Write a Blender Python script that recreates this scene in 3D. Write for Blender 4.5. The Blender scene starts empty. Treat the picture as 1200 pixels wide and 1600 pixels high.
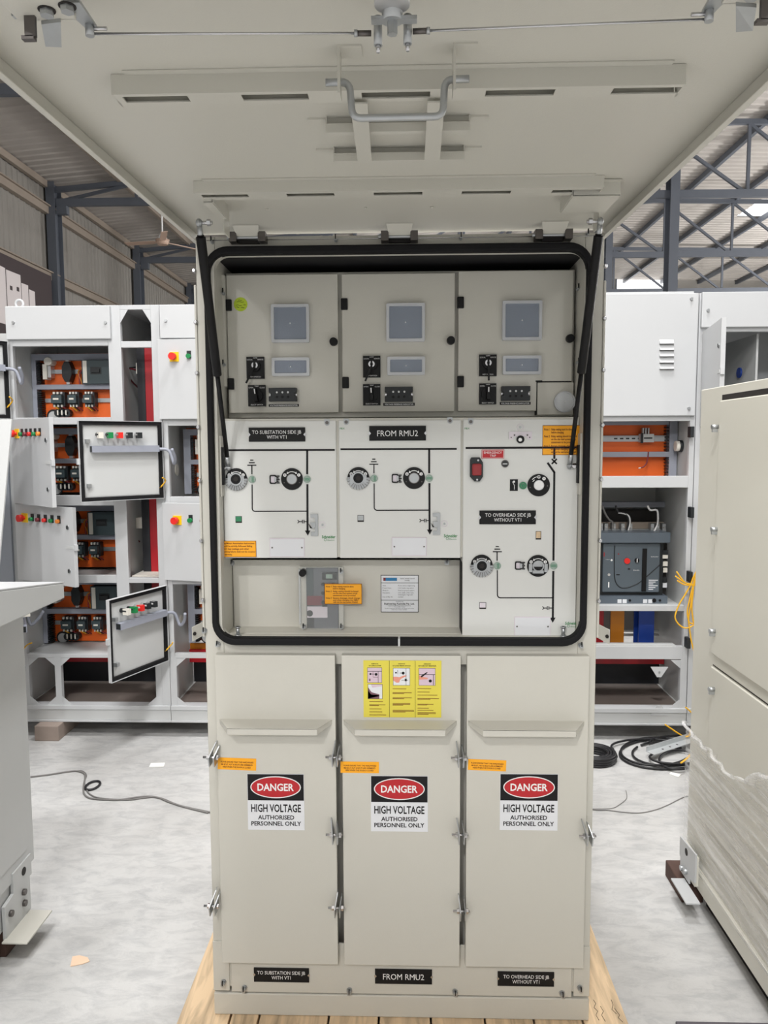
import bpy, bmesh, math, random
from mathutils import Vector, Matrix
random.seed(7)
SC = bpy.context.scene
COL = SC.collection

# ------------------------------------------------------------------ camera
PT = 0.12                                   # top of the timber pallet
YAW, PITCH, ROLL = .02917784, .08977238, .00433726
FOC = 1200.0                                # focal length in pixels of the 1200 x 1600 frame
CP = Vector((.01914, -2.01368, 1.59684 + PT))
_f = Vector((-math.sin(YAW)*math.cos(PITCH), math.cos(YAW)*math.cos(PITCH), -math.sin(PITCH)))
_r = Vector((math.cos(YAW), math.sin(YAW), 0)); _d = _f.cross(_r)
_c, _s = math.cos(ROLL), math.sin(ROLL)
RX, RY, RZ = _c*_r + _s*_d, -_s*_r + _c*_d, _f
cam = bpy.data.cameras.new('camera'); co = bpy.data.objects.new('camera', cam); COL.objects.link(co)
cam.sensor_fit = 'VERTICAL'; cam.sensor_height = 36; cam.sensor_width = 27; cam.lens = FOC/1600*36
cam.clip_start = .02; cam.clip_end = 300
co.matrix_world = Matrix(((RX.x, -RY.x, -RZ.x, CP.x), (RX.y, -RY.y, -RZ.y, CP.y), (RX.z, -RY.z, -RZ.z, CP.z), (0, 0, 0, 1)))
SC.camera = co

# ------------------------------------------------------------------ light
SC.view_settings.view_transform = 'Standard'; SC.view_settings.look = 'None'
SC.view_settings.gamma = 1; SC.view_settings.use_curve_mapping = False
SC.view_settings.exposure = 0.06
W = bpy.data.worlds.new('world'); SC.world = W; W.use_nodes = True
W.node_tree.nodes['Background'].inputs[0].default_value = (.97, .98, 1, 1)
W.node_tree.nodes['Background'].inputs[1].default_value = 1.0

def lamp(x, y, z, w, h, power, col=(1, .97, .93), target=None):
    l = bpy.data.lights.new('lamp_or_fill', 'AREA'); l.shape = 'RECTANGLE'; l.size = w; l.size_y = h
    l.energy = power; l.color = col
    o = bpy.data.objects.new('lamp_or_fill', l); COL.objects.link(o); o.location = (x, y, z)
    if target: o.rotation_euler = (Vector(target) - Vector((x, y, z))).to_track_quat('-Z', 'Y').to_euler()
    return o
def point_light(x, y, z, power, col=(1, .99, .98), r=.22):
    l = bpy.data.lights.new('lamp_or_fill', 'POINT'); l.energy = power; l.color = col; l.shadow_soft_size = r
    o = bpy.data.objects.new('lamp_or_fill', l); COL.objects.link(o); o.location = (x, y, z); return o
KF, KB, KH, KW = 1.25, .40, .8, .2
for x, y, z, p in ((-5.0, -12.5, 6.6, 560), (-1.0, -12.5, 6.6, 620), (4.5, -12.5, 6.6, 280), (-1.6, -7.6, 7.0, 700)): point_light(x, y, z, p*KF, r=.42 if y < -10 else .22)
for x, y, z, p in ((-1.75, .9, 7.3, 360), (1.1, .9, 7.3, 600), (-3.0, 3, 7.3, 120), (-.4, -3.2, 7.3, 900)): lamp(x, y, z, 1.0, 1.0, p*KB, (1, .99, .98))  # overhead lamps; the frontmost is added to brighten door tops and lid
for x, y, z, p in ((0, 7, 6.6, 240), (0, 14, 6.6, 300), (.3, 21, 6.6, 330), (.3, 28, 6.6, 330), (16, 5, 4.5, 2800), (16, 15, 4.5, 3000), (17, 26, 4.5, 2200)): point_light(x, y, z, p*KH)  # added fill points, hidden from view, that brighten roof and walls
W.node_tree.nodes['Background'].inputs[1].default_value = 1.0*KW

# ------------------------------------------------------------------ pixel to plane helpers
def ray(px, py): return RX*((px-600)/FOC) + RY*((py-800)/FOC) + RZ
def at(px, py, ax, v):
    d = ray(px, py); i = 'XYZ'.index(ax)
    return CP + d*((v-CP[i])/d[i])
def rc(x0, y0, x1, y1, Y):
    ym, xm = (y0+y1)/2, (x0+x1)/2
    return at(x0, ym, 'Y', Y).x, at(x1, ym, 'Y', Y).x, at(xm, y1, 'Y', Y).z, at(xm, y0, 'Y', Y).z
def P2(px, py, Y): p = at(px, py, 'Y', Y); return (p.x, p.z)

# ------------------------------------------------------------------ materials
def lin(c):
    return tuple(((v/255+.055)/1.055)**2.4 if v/255 > .04045 else v/255/12.92 for v in c)
MATS = {}
def mat(name, rgb, rough=.5, metal=0., noise=0., nscale=8., bump=0., bscale=300., alpha=1., trans=0., spec=.5, emit=0.):
    m = bpy.data.materials.new(name); m.use_nodes = True; nt = m.node_tree; b = nt.nodes['Principled BSDF']
    c = lin(rgb) + (1,)
    b.inputs['Base Color'].default_value = c; b.inputs['Roughness'].default_value = rough
    b.inputs['Metallic'].default_value = metal; b.inputs['Alpha'].default_value = alpha
    b.inputs['Transmission Weight'].default_value = trans; b.inputs['Specular IOR Level'].default_value = spec
    if emit: b.inputs['Emission Color'].default_value = c; b.inputs['Emission Strength'].default_value = emit
    tc = nt.nodes.new('ShaderNodeTexCoord')
    if noise:
        n = nt.nodes.new('ShaderNodeTexNoise'); n.inputs['Scale'].default_value = nscale; n.inputs['Detail'].default_value = 5
        nt.links.new(tc.outputs['Object'], n.inputs['Vector'])
        mx = nt.nodes.new('ShaderNodeMix'); mx.data_type = 'RGBA'
        mx.inputs[6].default_value = tuple(v*(1-noise) for v in c[:3]) + (1,)
        mx.inputs[7].default_value = tuple(min(1, v*(1+noise)) for v in c[:3]) + (1,)
        nt.links.new(n.outputs['Fac'], mx.inputs[0]); nt.links.new(mx.outputs[2], b.inputs['Base Color'])
    if bump:
        n = nt.nodes.new('ShaderNodeTexNoise'); n.inputs['Scale'].default_value = bscale; n.inputs['Detail'].default_value = 2
        nt.links.new(tc.outputs['Object'], n.inputs['Vector'])
        bp = nt.nodes.new('ShaderNodeBump'); bp.inputs['Strength'].default_value = bump; bp.inputs['Distance'].default_value = .002
        nt.links.new(n.outputs['Fac'], bp.inputs['Height']); nt.links.new(bp.outputs['Normal'], b.inputs['Normal'])
    MATS[name] = m
    return m
M = MATS
mat('beige', (200, 198, 189), .42, noise=.03, nscale=3, bump=.12, bscale=420)
mat('beige_light', (214, 212, 202), .42, noise=.02, nscale=3, bump=.12, bscale=420)
mat('fpanel', (218, 219, 216), .3, noise=.015, nscale=4)
mat('matt_black', (14, 14, 16), .8)
mat('gasket', (16, 16, 19), .75, spec=.3, bump=.2, bscale=150)
mat('black', (13, 13, 15), .5, spec=.3)
mat('modulegrey', (92, 94, 102), .4)
mat('gapdark', (34, 30, 28), .7)
mat('ink', (20, 18, 21), .6, spec=.3)
mat('white', (238, 238, 238), .45)
mat('signwhite', (224, 226, 230), .4)
mat('signred', (184, 24, 34), .4)
mat('labelorange', (250, 172, 20), .5)
mat('labelink', (110, 44, 0), .6)
mat('labelyellow', (222, 208, 76), .5)
mat('chrome', (200, 200, 202), .25, 1.)
mat('zinc', (178, 181, 183), .36, .75, noise=.1, nscale=60)
mat('darkmetal', (110, 106, 104), .45, 1.)
mat('green', (50, 130, 90), .35)
mat('paleglass', (150, 172, 158), .15)
mat('logo', (30, 130, 60), .5)
mat('lilac', (222, 214, 222), .35)
mat('stickergreen', (178, 200, 40), .6)
mat('covers', (222, 225, 230), .3, alpha=.7)
mat('covers_mid', (170, 180, 196), .25, alpha=.35)
mat('covers_in', (128, 136, 150), .35)
mat('clear', (235, 240, 240), .05, alpha=.1)
mat('red', (196, 32, 36), .35)
mat('darkred', (150, 40, 44), .4)
mat('silverbtn', (205, 205, 205), .3, .6)
mat('bluelogo', (40, 120, 170), .5)
mat('photo_a', (212, 190, 204), .5)
mat('photo_b', (120, 84, 96), .5)
mat('skinprint', (226, 150, 130), .5)
mat('rowwhite', (194, 196, 198), .4, noise=.02, nscale=2)
mat('rowgrey', (196, 198, 198), .45, noise=.03, nscale=3)
mat('orange', (226, 98, 24), .45, noise=.04, nscale=6)
mat('trunk', (150, 154, 166), .5)
mat('devblack', (28, 32, 35), .5)
mat('devteal', (58, 72, 76), .45)
mat('devwhite', (226, 222, 212), .45)
mat('btnred', (226, 40, 34), .35)
mat('btnyellow', (248, 204, 20), .4)
mat('btngreen', (20, 130, 70), .35)
mat('btnorange', (240, 140, 50), .35)
mat('btnmaroon', (120, 40, 50), .35)
mat('busred', (168, 16, 30), .4)
mat('busyellow', (196, 120, 12), .4)
mat('busblue', (20, 64, 160), .4)
mat('busblack', (26, 28, 34), .5)
mat('acbgrey', (86, 96, 104), .4)
mat('acbhood', (92, 102, 112), .35)
mat('wireyellow', (244, 186, 40), .5)
mat('wirewhite', (226, 226, 226), .4)
mat('wireblack', (30, 30, 33), .5)
mat('wiregrey', (120, 118, 116), .6)
mat('wood_block', (78, 56, 48), .8, noise=.3, nscale=14)
mat('brick', (152, 138, 129), .85, noise=.15, nscale=14)
mat('paper', (244, 244, 240), .7)
mat('cardboard', (236, 206, 178), .8)
mat('steel', (90, 95, 104), .5, noise=.05)
mat('steel_light', (150, 156, 166), .5, noise=.05)
mat('baseplate', (122, 112, 106), .6, noise=.15, nscale=6)
mat('galv', (196, 200, 202), .45, .3, noise=.08, nscale=40)
mat('girt', (150, 138, 126), .6, noise=.1, nscale=2)
mat('fanpaint', (196, 168, 150), .5)
mat('banner', (62, 50, 52), .6)
mat('banner_white', (222, 214, 214), .6)
mat('darkboard', (84, 80, 86), .7, noise=.2, nscale=12)
mat('skylight', (255, 255, 255), .3, emit=2.2)

def wall_mat(name, rgb, rough):
    m = mat(name, rgb, rough, noise=.12, nscale=1.2); return m
wall_mat('cladding', (142, 138, 132), .5)
wall_mat('roofsheet', (178, 172, 166), .5)

def floor_mat():
    m = bpy.data.materials.new('concrete'); m.use_nodes = True; nt = m.node_tree; b = nt.nodes['Principled BSDF']
    tc = nt.nodes.new('ShaderNodeTexCoord')
    def noise(sc, det, rough=.6):
        n = nt.nodes.new('ShaderNodeTexNoise'); n.inputs['Scale'].default_value = sc; n.inputs['Detail'].default_value = det
        n.inputs['Roughness'].default_value = rough; nt.links.new(tc.outputs['Object'], n.inputs['Vector']); return n
    n1, n2, n3 = noise(1.1, 6), noise(1, 9, .72), noise(60, 4)
    mp = nt.nodes.new('ShaderNodeMapping'); mp.inputs['Rotation'].default_value = (0, 0, -.5); mp.inputs['Scale'].default_value = (9, 20, 1)
    nt.links.new(tc.outputs['Object'], mp.inputs[0]); nt.links.new(mp.outputs[0], n2.inputs['Vector']); n2.inputs['Distortion'].default_value = .6
    r1 = nt.nodes.new('ShaderNodeValToRGB'); r1.color_ramp.elements[0].color = lin((178, 177, 175)) + (1,); r1.color_ramp.elements[1].color = lin((208, 208, 207)) + (1,)
    r1.color_ramp.elements[0].position = .32; r1.color_ramp.elements[1].position = .66
    nt.links.new(n1.outputs['Fac'], r1.inputs[0])
    r2 = nt.nodes.new('ShaderNodeValToRGB'); r2.color_ramp.elements[0].color = (.68, .69, .71, 1); r2.color_ramp.elements[1].color = (1, 1, 1, 1)
    r2.color_ramp.elements[0].position = .36; r2.color_ramp.elements[1].position = .56
    nt.links.new(n2.outputs['Fac'], r2.inputs[0])
    mx = nt.nodes.new('ShaderNodeMix'); mx.data_type = 'RGBA'; mx.blend_type = 'MULTIPLY'; mx.inputs[0].default_value = .65
    nt.links.new(r1.outputs[0], mx.inputs[6]); nt.links.new(r2.outputs[0], mx.inputs[7])
    nt.links.new(mx.outputs[2], b.inputs['Base Color'])
    b.inputs['Roughness'].default_value = .55
    bp = nt.nodes.new('ShaderNodeBump'); bp.inputs['Strength'].default_value = .15; bp.inputs['Distance'].default_value = .01
    nt.links.new(n3.outputs['Fac'], bp.inputs['Height']); nt.links.new(bp.outputs['Normal'], b.inputs['Normal'])
    M['concrete'] = m
floor_mat()

def timber_mat(name, rgb):
    m = bpy.data.materials.new(name); m.use_nodes = True; nt = m.node_tree; b = nt.nodes['Principled BSDF']
    tc = nt.nodes.new('ShaderNodeTexCoord'); mp = nt.nodes.new('ShaderNodeMapping'); mp.inputs['Scale'].default_value = (14, 1.6, 14)
    nt.links.new(tc.outputs['Object'], mp.inputs[0])
    n = nt.nodes.new('ShaderNodeTexNoise'); n.inputs['Scale'].default_value = 2.2; n.inputs['Detail'].default_value = 6; n.inputs['Distortion'].default_value = 1.2
    nt.links.new(mp.outputs[0], n.inputs['Vector'])
    r = nt.nodes.new('ShaderNodeValToRGB'); c = lin(rgb)
    r.color_ramp.elements[0].color = tuple(v*.62 for v in c) + (1,); r.color_ramp.elements[1].color = tuple(min(1, v*1.15) for v in c) + (1,)
    r.color_ramp.elements[0].position = .3; r.color_ramp.elements[1].position = .62
    nt.links.new(n.outputs['Fac'], r.inputs[0]); nt.links.new(r.outputs[0], b.inputs['Base Color']); b.inputs['Roughness'].default_value = .75
    M[name] = m
timber_mat('timber', (214, 188, 154))

def film_mat():
    m = bpy.data.materials.new('stretch_film'); m.use_nodes = True; nt = m.node_tree; b = nt.nodes['Principled BSDF']
    b.inputs['Base Color'].default_value = (.9, .9, .91, 1); b.inputs['Roughness'].default_value = .28; b.inputs['Specular IOR Level'].default_value = .7
    tc = nt.nodes.new('ShaderNodeTexCoord'); mp = nt.nodes.new('ShaderNodeMapping'); mp.inputs['Scale'].default_value = (4, 2.5, 60)
    nt.links.new(tc.outputs['Object'], mp.inputs[0])
    n = nt.nodes.new('ShaderNodeTexNoise'); n.inputs['Scale'].default_value = 1; n.inputs['Detail'].default_value = 4
    nt.links.new(mp.outputs[0], n.inputs['Vector'])
    r = nt.nodes.new('ShaderNodeMapRange'); r.inputs[1].default_value = .4; r.inputs[2].default_value = .75; r.inputs[3].default_value = .12; r.inputs[4].default_value = .62
    nt.links.new(n.outputs['Fac'], r.inputs[0]); nt.links.new(r.outputs[0], b.inputs['Alpha'])
    M['film'] = m
film_mat()

# ------------------------------------------------------------------ mesh builder
_TXT = {}
_jit = random.Random(11)
def txt(s, bold):
    k = (s, bold)
    if k in _TXT: return _TXT[k]
    cu = bpy.data.curves.new('lettering', 'FONT'); cu.body = s; cu.size = 1; cu.align_x = 'LEFT'; cu.resolution_u = 2
    if bold: cu.offset = .022
    ob = bpy.data.objects.new('lettering', cu); COL.objects.link(ob)
    dg = bpy.context.evaluated_depsgraph_get(); me = bpy.data.meshes.new_from_object(ob.evaluated_get(dg))
    v = [(p.co.x, p.co.y) for p in me.vertices]; f = [tuple(p.vertices) for p in me.polygons]
    bpy.data.objects.remove(ob); bpy.data.curves.remove(cu); bpy.data.meshes.remove(me)
    if not v: v = [(0, 0)]
    xs = [p[0] for p in v]
    _TXT[k] = (v, f, min(xs), max(xs))
    return _TXT[k]

class MB:
    def __init__(s, T=None): s.v = []; s.f = []; s.m = []; s.sm = []; s.mats = []; s.T = T; s.flat = []
    def mi(s, name):
        if name not in s.mats: s.mats.append(name)
        return s.mats.index(name)
    def add(s, vs, fs, m, smooth=False, flat=False):
        n = len(s.v); k = s.mi(m)
        for p in vs:
            p = Vector(p); s.v.append(s.T @ p if s.T else p)
        for f in fs: s.f.append(tuple(i+n for i in f)); s.m.append(k); s.sm.append(smooth); s.flat.append(flat)
        return s
    def box(s, x0, x1, y0, y1, z0, z1, m):
        e = _jit.uniform(0, 7e-5)              # keeps touching faces from coinciding
        if x0 > x1: x0, x1 = x1, x0
        if y0 > y1: y0, y1 = y1, y0
        if z0 > z1: z0, z1 = z1, z0
        x0 -= e; x1 += e; y0 -= e; y1 += e; z0 -= e; z1 += e
        return s.add([(x0,y0,z0),(x1,y0,z0),(x1,y1,z0),(x0,y1,z0),(x0,y0,z1),(x1,y0,z1),(x1,y1,z1),(x0,y1,z1)],
              [(3,2,1,0),(4,5,6,7),(0,1,5,4),(1,2,6,5),(2,3,7,6),(3,0,4,7)], m)
    def hexa(s, b, t, m):                      # b, t: four points each, bottom and top loops
        return s.add(list(b)+list(t), [(3,2,1,0),(4,5,6,7),(0,1,5,4),(1,2,6,5),(2,3,7,6),(3,0,4,7)], m)
    def bar(s, p0, p1, w, h, m, up=(0, 0, 1)):
        p0, p1 = Vector(p0), Vector(p1); d = (p1-p0).normalized(); up = Vector(up)
        if abs(d.dot(up)) > .99: up = Vector((0, 1, 0))
        a = d.cross(up).normalized(); b = a.cross(d).normalized()
        q = lambda p: [p-a*w/2-b*h/2, p+a*w/2-b*h/2, p+a*w/2+b*h/2, p-a*w/2+b*h/2]
        return s.hexa(q(p0), q(p1), m)
    def cyl(s, p0, p1, r, m, n=16, r2=None, smooth=True):
        p0, p1 = Vector(p0), Vector(p1); d = (p1-p0).normalized(); r2 = r if r2 is None else r2
        u = d.orthogonal().normalized(); w = d.cross(u)
        vs = [p0+(u*math.cos(2*math.pi*i/n)+w*math.sin(2*math.pi*i/n))*r for i in range(n)]
        vs += [p1+(u*math.cos(2*math.pi*i/n)+w*math.sin(2*math.pi*i/n))*r2 for i in range(n)]
        s.add(vs, [(i, (i+1) % n, n+(i+1) % n, n+i) for i in range(n)], m, smooth)
        k = len(s.v)-2*n
        for f in (tuple(range(n))[::-1], tuple(range(n, 2*n))):
            s.f.append(tuple(i+k for i in f)); s.m.append(s.mi(m)); s.sm.append(False); s.flat.append(False)
        return s
    def tube(s, pts, r, m, n=8, closed=False):
        pts = [Vector(p) for p in pts]; L = len(pts); vs = []; u = None
        for i, p in enumerate(pts):
            a = pts[i-1] if i or closed else p; b = pts[(i+1) % L] if i < L-1 or closed else p
            d = (b-a).normalized()
            u = d.orthogonal().normalized() if u is None else (u-d*u.dot(d)).normalized()
            w = d.cross(u)
            vs += [p+(u*math.cos(2*math.pi*k/n)+w*math.sin(2*math.pi*k/n))*r for k in range(n)]
        fs = []
        for i in range(L if closed else L-1):
            j = (i+1) % L
            fs += [(i*n+k, i*n+(k+1) % n, j*n+(k+1) % n, j*n+k) for k in range(n)]
        if not closed: fs += [tuple(range(n))[::-1], tuple((L-1)*n+k for k in range(n))]
        return s.add(vs, fs, m, True)
    def poly(s, pts, y0, y1, m):               # XZ outline extruded along Y
        n = len(pts); vs = [(x, y0, z) for x, z in pts]+[(x, y1, z) for x, z in pts]
        return s.add(vs, [tuple(range(n)), tuple(range(n, 2*n))[::-1]]+[(i, (i+1) % n, n+(i+1) % n, n+i) for i in range(n)], m)
    def polyx(s, pts, x0, x1, m):              # YZ outline extruded along X
        n = len(pts); vs = [(x0, y, z) for y, z in pts]+[(x1, y, z) for y, z in pts]
        return s.add(vs, [tuple(range(n)), tuple(range(n, 2*n))[::-1]]+[(i, (i+1) % n, n+(i+1) % n, n+i) for i in range(n)], m)
    def polyz(s, pts, z0, z1, m):
        n = len(pts); vs = [(x, y, z0) for x, y in pts]+[(x, y, z1) for x, y in pts]
        return s.add(vs, [tuple(range(n)), tuple(range(n, 2*n))[::-1]]+[(i, (i+1) % n, n+(i+1) % n, n+i) for i in range(n)], m)
    def disc(s, x, z, y0, y1, r, m, n=28, r2=None): return s.cyl((x, y1, z), (x, y0, z), r, m, n, r2)
    def ring(s, x, z, y0, y1, ri, ro, m, n=32, a0=0., a1=360.):
        vs = []; k = n if a1-a0 >= 360 else n+1
        for i in range(k):
            a = math.radians(a0+(a1-a0)*i/n); c, q = math.cos(a), math.sin(a)
            vs += [(x+ri*c, y0, z+ri*q), (x+ro*c, y0, z+ro*q), (x+ro*c, y1, z+ro*q), (x+ri*c, y1, z+ri*q)]
        fs = []
        for i in range(n):
            j = (i+1) % k
            for e in range(4): fs.append((i*4+e, i*4+(e+1) % 4, j*4+(e+1) % 4, j*4+e))
        if k > n: fs += [(0, 1, 2, 3), (n*4+3, n*4+2, n*4+1, n*4)]
        return s.add(vs, fs, m, False)
    def rring(s, o, i, ro, ri, y0, y1, m, n=8): # rounded rectangular ring; o, i = (x0, x1, z0, z1)
        def loop(b, r):
            x0, x1, z0, z1 = b; out = []
            for cx, cz, a in ((x1-r, z1-r, 0), (x0+r, z1-r, 90), (x0+r, z0+r, 180), (x1-r, z0+r, 270)):
                for k in range(n+1):
                    t = math.radians(a+90*k/n); out.append((cx+r*math.cos(t), cz+r*math.sin(t)))
            return out
        A, B = loop(o, ro), loop(i, ri); L = len(A)
        vs = [(x, y0, z) for x, z in A]+[(x, y0, z) for x, z in B]+[(x, y1, z) for x, z in B]+[(x, y1, z) for x, z in A]
        fs = []
        for k in range(L):
            j = (k+1) % L
            for e in range(4):
                g = (e+1) % 4; fs.append((e*L+k, e*L+j, g*L+j, g*L+k))
        return s.add(vs, fs, m)
    def rect(s, r, y0, y1, m): return s.box(r[0], r[1], y0, y1, r[2], r[3], m)
    def text(s, t, x0, x1, z, h, y, m, bold=False, fit=True):   # lettering standing on z, cap height h, in the XZ plane at y
        v, f, a, b = txt(t, bold); k = h/.70
        if fit: sx = (x1-x0)/max(b-a, .01)
        else: sx = k
        return s.add([(x0+(p-a)*sx, y, z+q*k) for p, q in v], f, m, flat=True)
    def build(s, name, parent=None, off=None, bevel=0., seg=2):
        me = bpy.data.meshes.new(name)
        if off is None: off = OFF.get(parent.name, Vector()) if parent else Vector()
        me.from_pydata([p-off for p in s.v], [], s.f)
        for k in s.mats: me.materials.append(M[k])
        for p, k, sm in zip(me.polygons, s.m, s.sm): p.material_index = k; p.use_smooth = sm
        bm = bmesh.new(); bm.from_mesh(me)
        bmesh.ops.recalc_face_normals(bm, faces=[f for f, fl in zip(bm.faces, s.flat) if not fl])
        bm.to_mesh(me); bm.free(); me.update()
        o = bpy.data.objects.new(name, me); COL.objects.link(o)
        if parent: o.parent = parent
        OFF[o.name] = off
        if bevel:
            b = o.modifiers.new('edge', 'BEVEL'); b.width = bevel; b.segments = seg; b.limit_method = 'ANGLE'; b.angle_limit = math.radians(40)
        return o
OFF = {}
def tag(o, label, cat, group=None):
    o['label'] = label; o['category'] = cat
    if group: o['group'] = group
    return o
def thing(name, label, cat, loc, group=None):
    o = bpy.data.objects.new(name, None); COL.objects.link(o); o.location = loc; o.empty_display_size = .05
    OFF[o.name] = Vector(loc)
    return tag(o, label, cat, group)
def struct(o):
    o['kind'] = 'structure'; return o
def spline(pts, n=8):
    pts = [Vector(p) for p in pts]; out = []
    for i in range(len(pts)-1):
        a = pts[max(i-1, 0)]; b = pts[i]; c = pts[i+1]; d = pts[min(i+2, len(pts)-1)]
        for k in range(n):
            t = k/n; out.append(.5*((2*b)+(c-a)*t+(2*a-5*b+4*c-d)*t*t+(3*b-a-3*c+d)*t**3))
    return out+[pts[-1]]

# ------------------------------------------------------------------ the hall
XL, XR, YF, YB = -9.0, 22.0, -17.0, 36.5
def roof_z(x): return 8.25 + (x-XL)*.082 if x < 8 else 9.644 - (x-8)*.02
b = MB(); b.add([(XL-1, YF-4, 0), (XR+1, YF-4, 0), (XR+1, YB+1, 0), (XL-1, YB+1, 0)], [(0, 1, 2, 3)], 'concrete')
struct(b.build('floor'))
def corrug(n0, n1, step, f, m, name, rib=.03):
    b = MB(); vs = []; t = n0; pts = []
    while t < n1:
        for a, h in ((0, 0), (.62, 0), (.72, rib), (.9, rib), (1.0, 0)): pts.append((t+a*step, h))
        t += step
    vs = []
    for u, h in pts: vs += f(u, h)
    k = len(f(0, 0))
    fs = [(i*k+j, (i+1)*k+j, (i+1)*k+j+1, i*k+j+1) for i in range(len(pts)-1) for j in range(k-1)]
    b.add(vs, fs, m); return struct(b.build(name))
corrug(YF, YB, .25, lambda u, h: [(XL+h, u, 0), (XL+h, u, 8.3)], 'cladding', 'wall_left')
corrug(XL, XR, .25, lambda u, h: [(u, YB-h, 0), (u, YB-h, 7.9)], 'cladding', 'wall_back')
struct(MB().box(XL, 10.2, YB, YB+.05, 7.9, 9.7, 'cladding').box(13.2, XR, YB, YB+.05, 7.9, 9.7, 'cladding').build('wall_back_gable'))
corrug(YF, YB, .25, lambda u, h: [(XR-h, u, 0), (XR-h, u, 9.4)], 'cladding', 'wall_right')
# roof: three stretches along the hall, the middle one short of a skylight on the right
def roof(y0, y1, xs, name):
    corrug(y0, y1, .3, lambda u, h: [(x, u, roof_z(x)-h) for x in xs], 'roofsheet', name, .028)
roof(YF, 24.0, (XL-.2, 8, XR), 'ceiling')
roof(24.0, 26.1, (XL-.2, 8, 11.6), 'ceiling')
roof(24.0, 26.1, (15.5, XR), 'ceiling')
roof(26.1, YB+.3, (XL-.2, 8, XR), 'ceiling')
struct(MB().box(-4, 4.5, -5.1, -5.0, 0, 3.05, 'rowgrey').build('added_light_blocker', None, bevel=.005))  # added unseen screen, keeps low front light off the lower doors
# purlins under the sheets, girts on the wall
for x in [-8.9, -7.1, -5.3, -3.5, -1.7, .1, 1.9, 3.7, 5.4, 7.1, 8.8, 10.6, 12.4, 14.2, 16, 18]:
    z = roof_z(x)-.10
    struct(MB().box(x-.05, x+.05, YF, YB, z-.1, z+.06, 'girt' if x < -3 else 'steel').build('roof_purlin'))
for z in (7.52, 5.9, 3.9, 1.9):
    struct(MB().box(XL+.03, XL+.16, YF, YB, z-.1, z+.1, 'girt').box(XL+.1, XL+.22, YF, YB, z+.07, z+.1, 'girt').build('wall_girt'))
TY = [11.5, 17.6, 23.7, 29.8]
def truss(y):
    b = MB(); zb = 7.74
    b.box(XL+.1, XR, y-.06, y+.06, zb-.09, zb+.09, 'steel')
    xs = [XL+.15]
    while xs[-1] < 21: xs.append(xs[-1]+2.15)
    for p, q in ((XL+.1, 8), (8, XR)): b.bar((p, y, roof_z(p)-.22), (q, y, roof_z(q)-.22), .1, .12, 'steel')
    for i, x in enumerate(xs):
        b.bar((x, y, zb), (x, y, roof_z(x)-.25), .07, .07, 'steel')
        if i < len(xs)-1:
            x2 = xs[i+1]
            if x2 < 6.5: b.bar((x, y+.02, zb), (x2, y+.02, roof_z(x2)-.25), .07, .07, 'steel')
            else: b.bar((x, y+.02, roof_z(x)-.25), (x2, y+.02, zb), .07, .07, 'steel')
    return struct(b.build('roof_truss'))
for y in TY: truss(y)
for y in TY:
    for x, zt in ((XL+.2, 8.2), (6.55, 9.3)):
        b = MB(); b.box(x-.11, x+.11, y-.2, y-.185, 0, zt, 'steel').box(x-.11, x+.11, y+.185, y+.2, 0, zt, 'steel').box(x-.012, x+.012, y-.19, y+.19, 0, zt, 'steel')
        b.box(x-.16, x+.16, y-.26, y+.26, 0, .03, 'steel')
        if x < 0: b.box(x+.1, x+.35, y-.08, y+.08, 7.45, 7.65, 'steel')
        struct(b.build('steel_column'))
# bay windows of light at the far gable, framed
struct(MB().box(10.2, 13.2, YB-.02, YB+.05, 7.9, 8.0, 'steel').box(10.2, 10.28, YB-.02, YB+.05, 8, 9.6, 'steel').box(13.12, 13.2, YB-.02, YB+.05, 8, 9.6, 'steel').box(10.28, 13.12, YB+.01, YB+.02, 8, 9.62, 'skylight').build('window_1'))
struct(MB().hexa(*[[(11.6, 24, roof_z(11.6)+.03+h), (15.5, 24, roof_z(15.5)+.03+h), (15.5, 26.1, roof_z(15.5)+.03+h), (11.6, 26.1, roof_z(11.6)+.03+h)] for h in (0, .01)], 'skylight').build('window_2'))

# banner with printed white kiosks
xb = XL+.24
r = lambda px, py: at(px, py, 'X', xb)
b = MB(); b.polyx([(12.6, 3.6), (17.2, 3.6), (17.2, 5.86), (12.6, 5.86)], xb-.03, xb, 'banner')
def shp(px0, px1, pyl, pyr, pyb, m='banner_white'):
    a, c = r(px0, pyl), r(px1, pyr); z0 = r(px0, pyb).z
    b.polyx([(a.y, z0), (c.y, z0), (c.y, c.z), (a.y, a.z)], xb-.001, xb+.006, m)
shp(-14, 7.5, 408, 419, 500); shp(9, 31.5, 421, 430, 500); shp(33, 43.5, 442, 446, 500); shp(45, 54, 452, 456, 500)
for px, py in ((17, 450), (27.5, 452)):
    a, c = r(px-2, py-4), r(px+2, py+4); b.box(xb+.006, xb+.01, a.y, c.y, c.z, a.z, 'banner')
tag(b.build('wall_banner'), 'dark printed banner with pale kiosks high on the left corrugated wall', 'banner')

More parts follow.
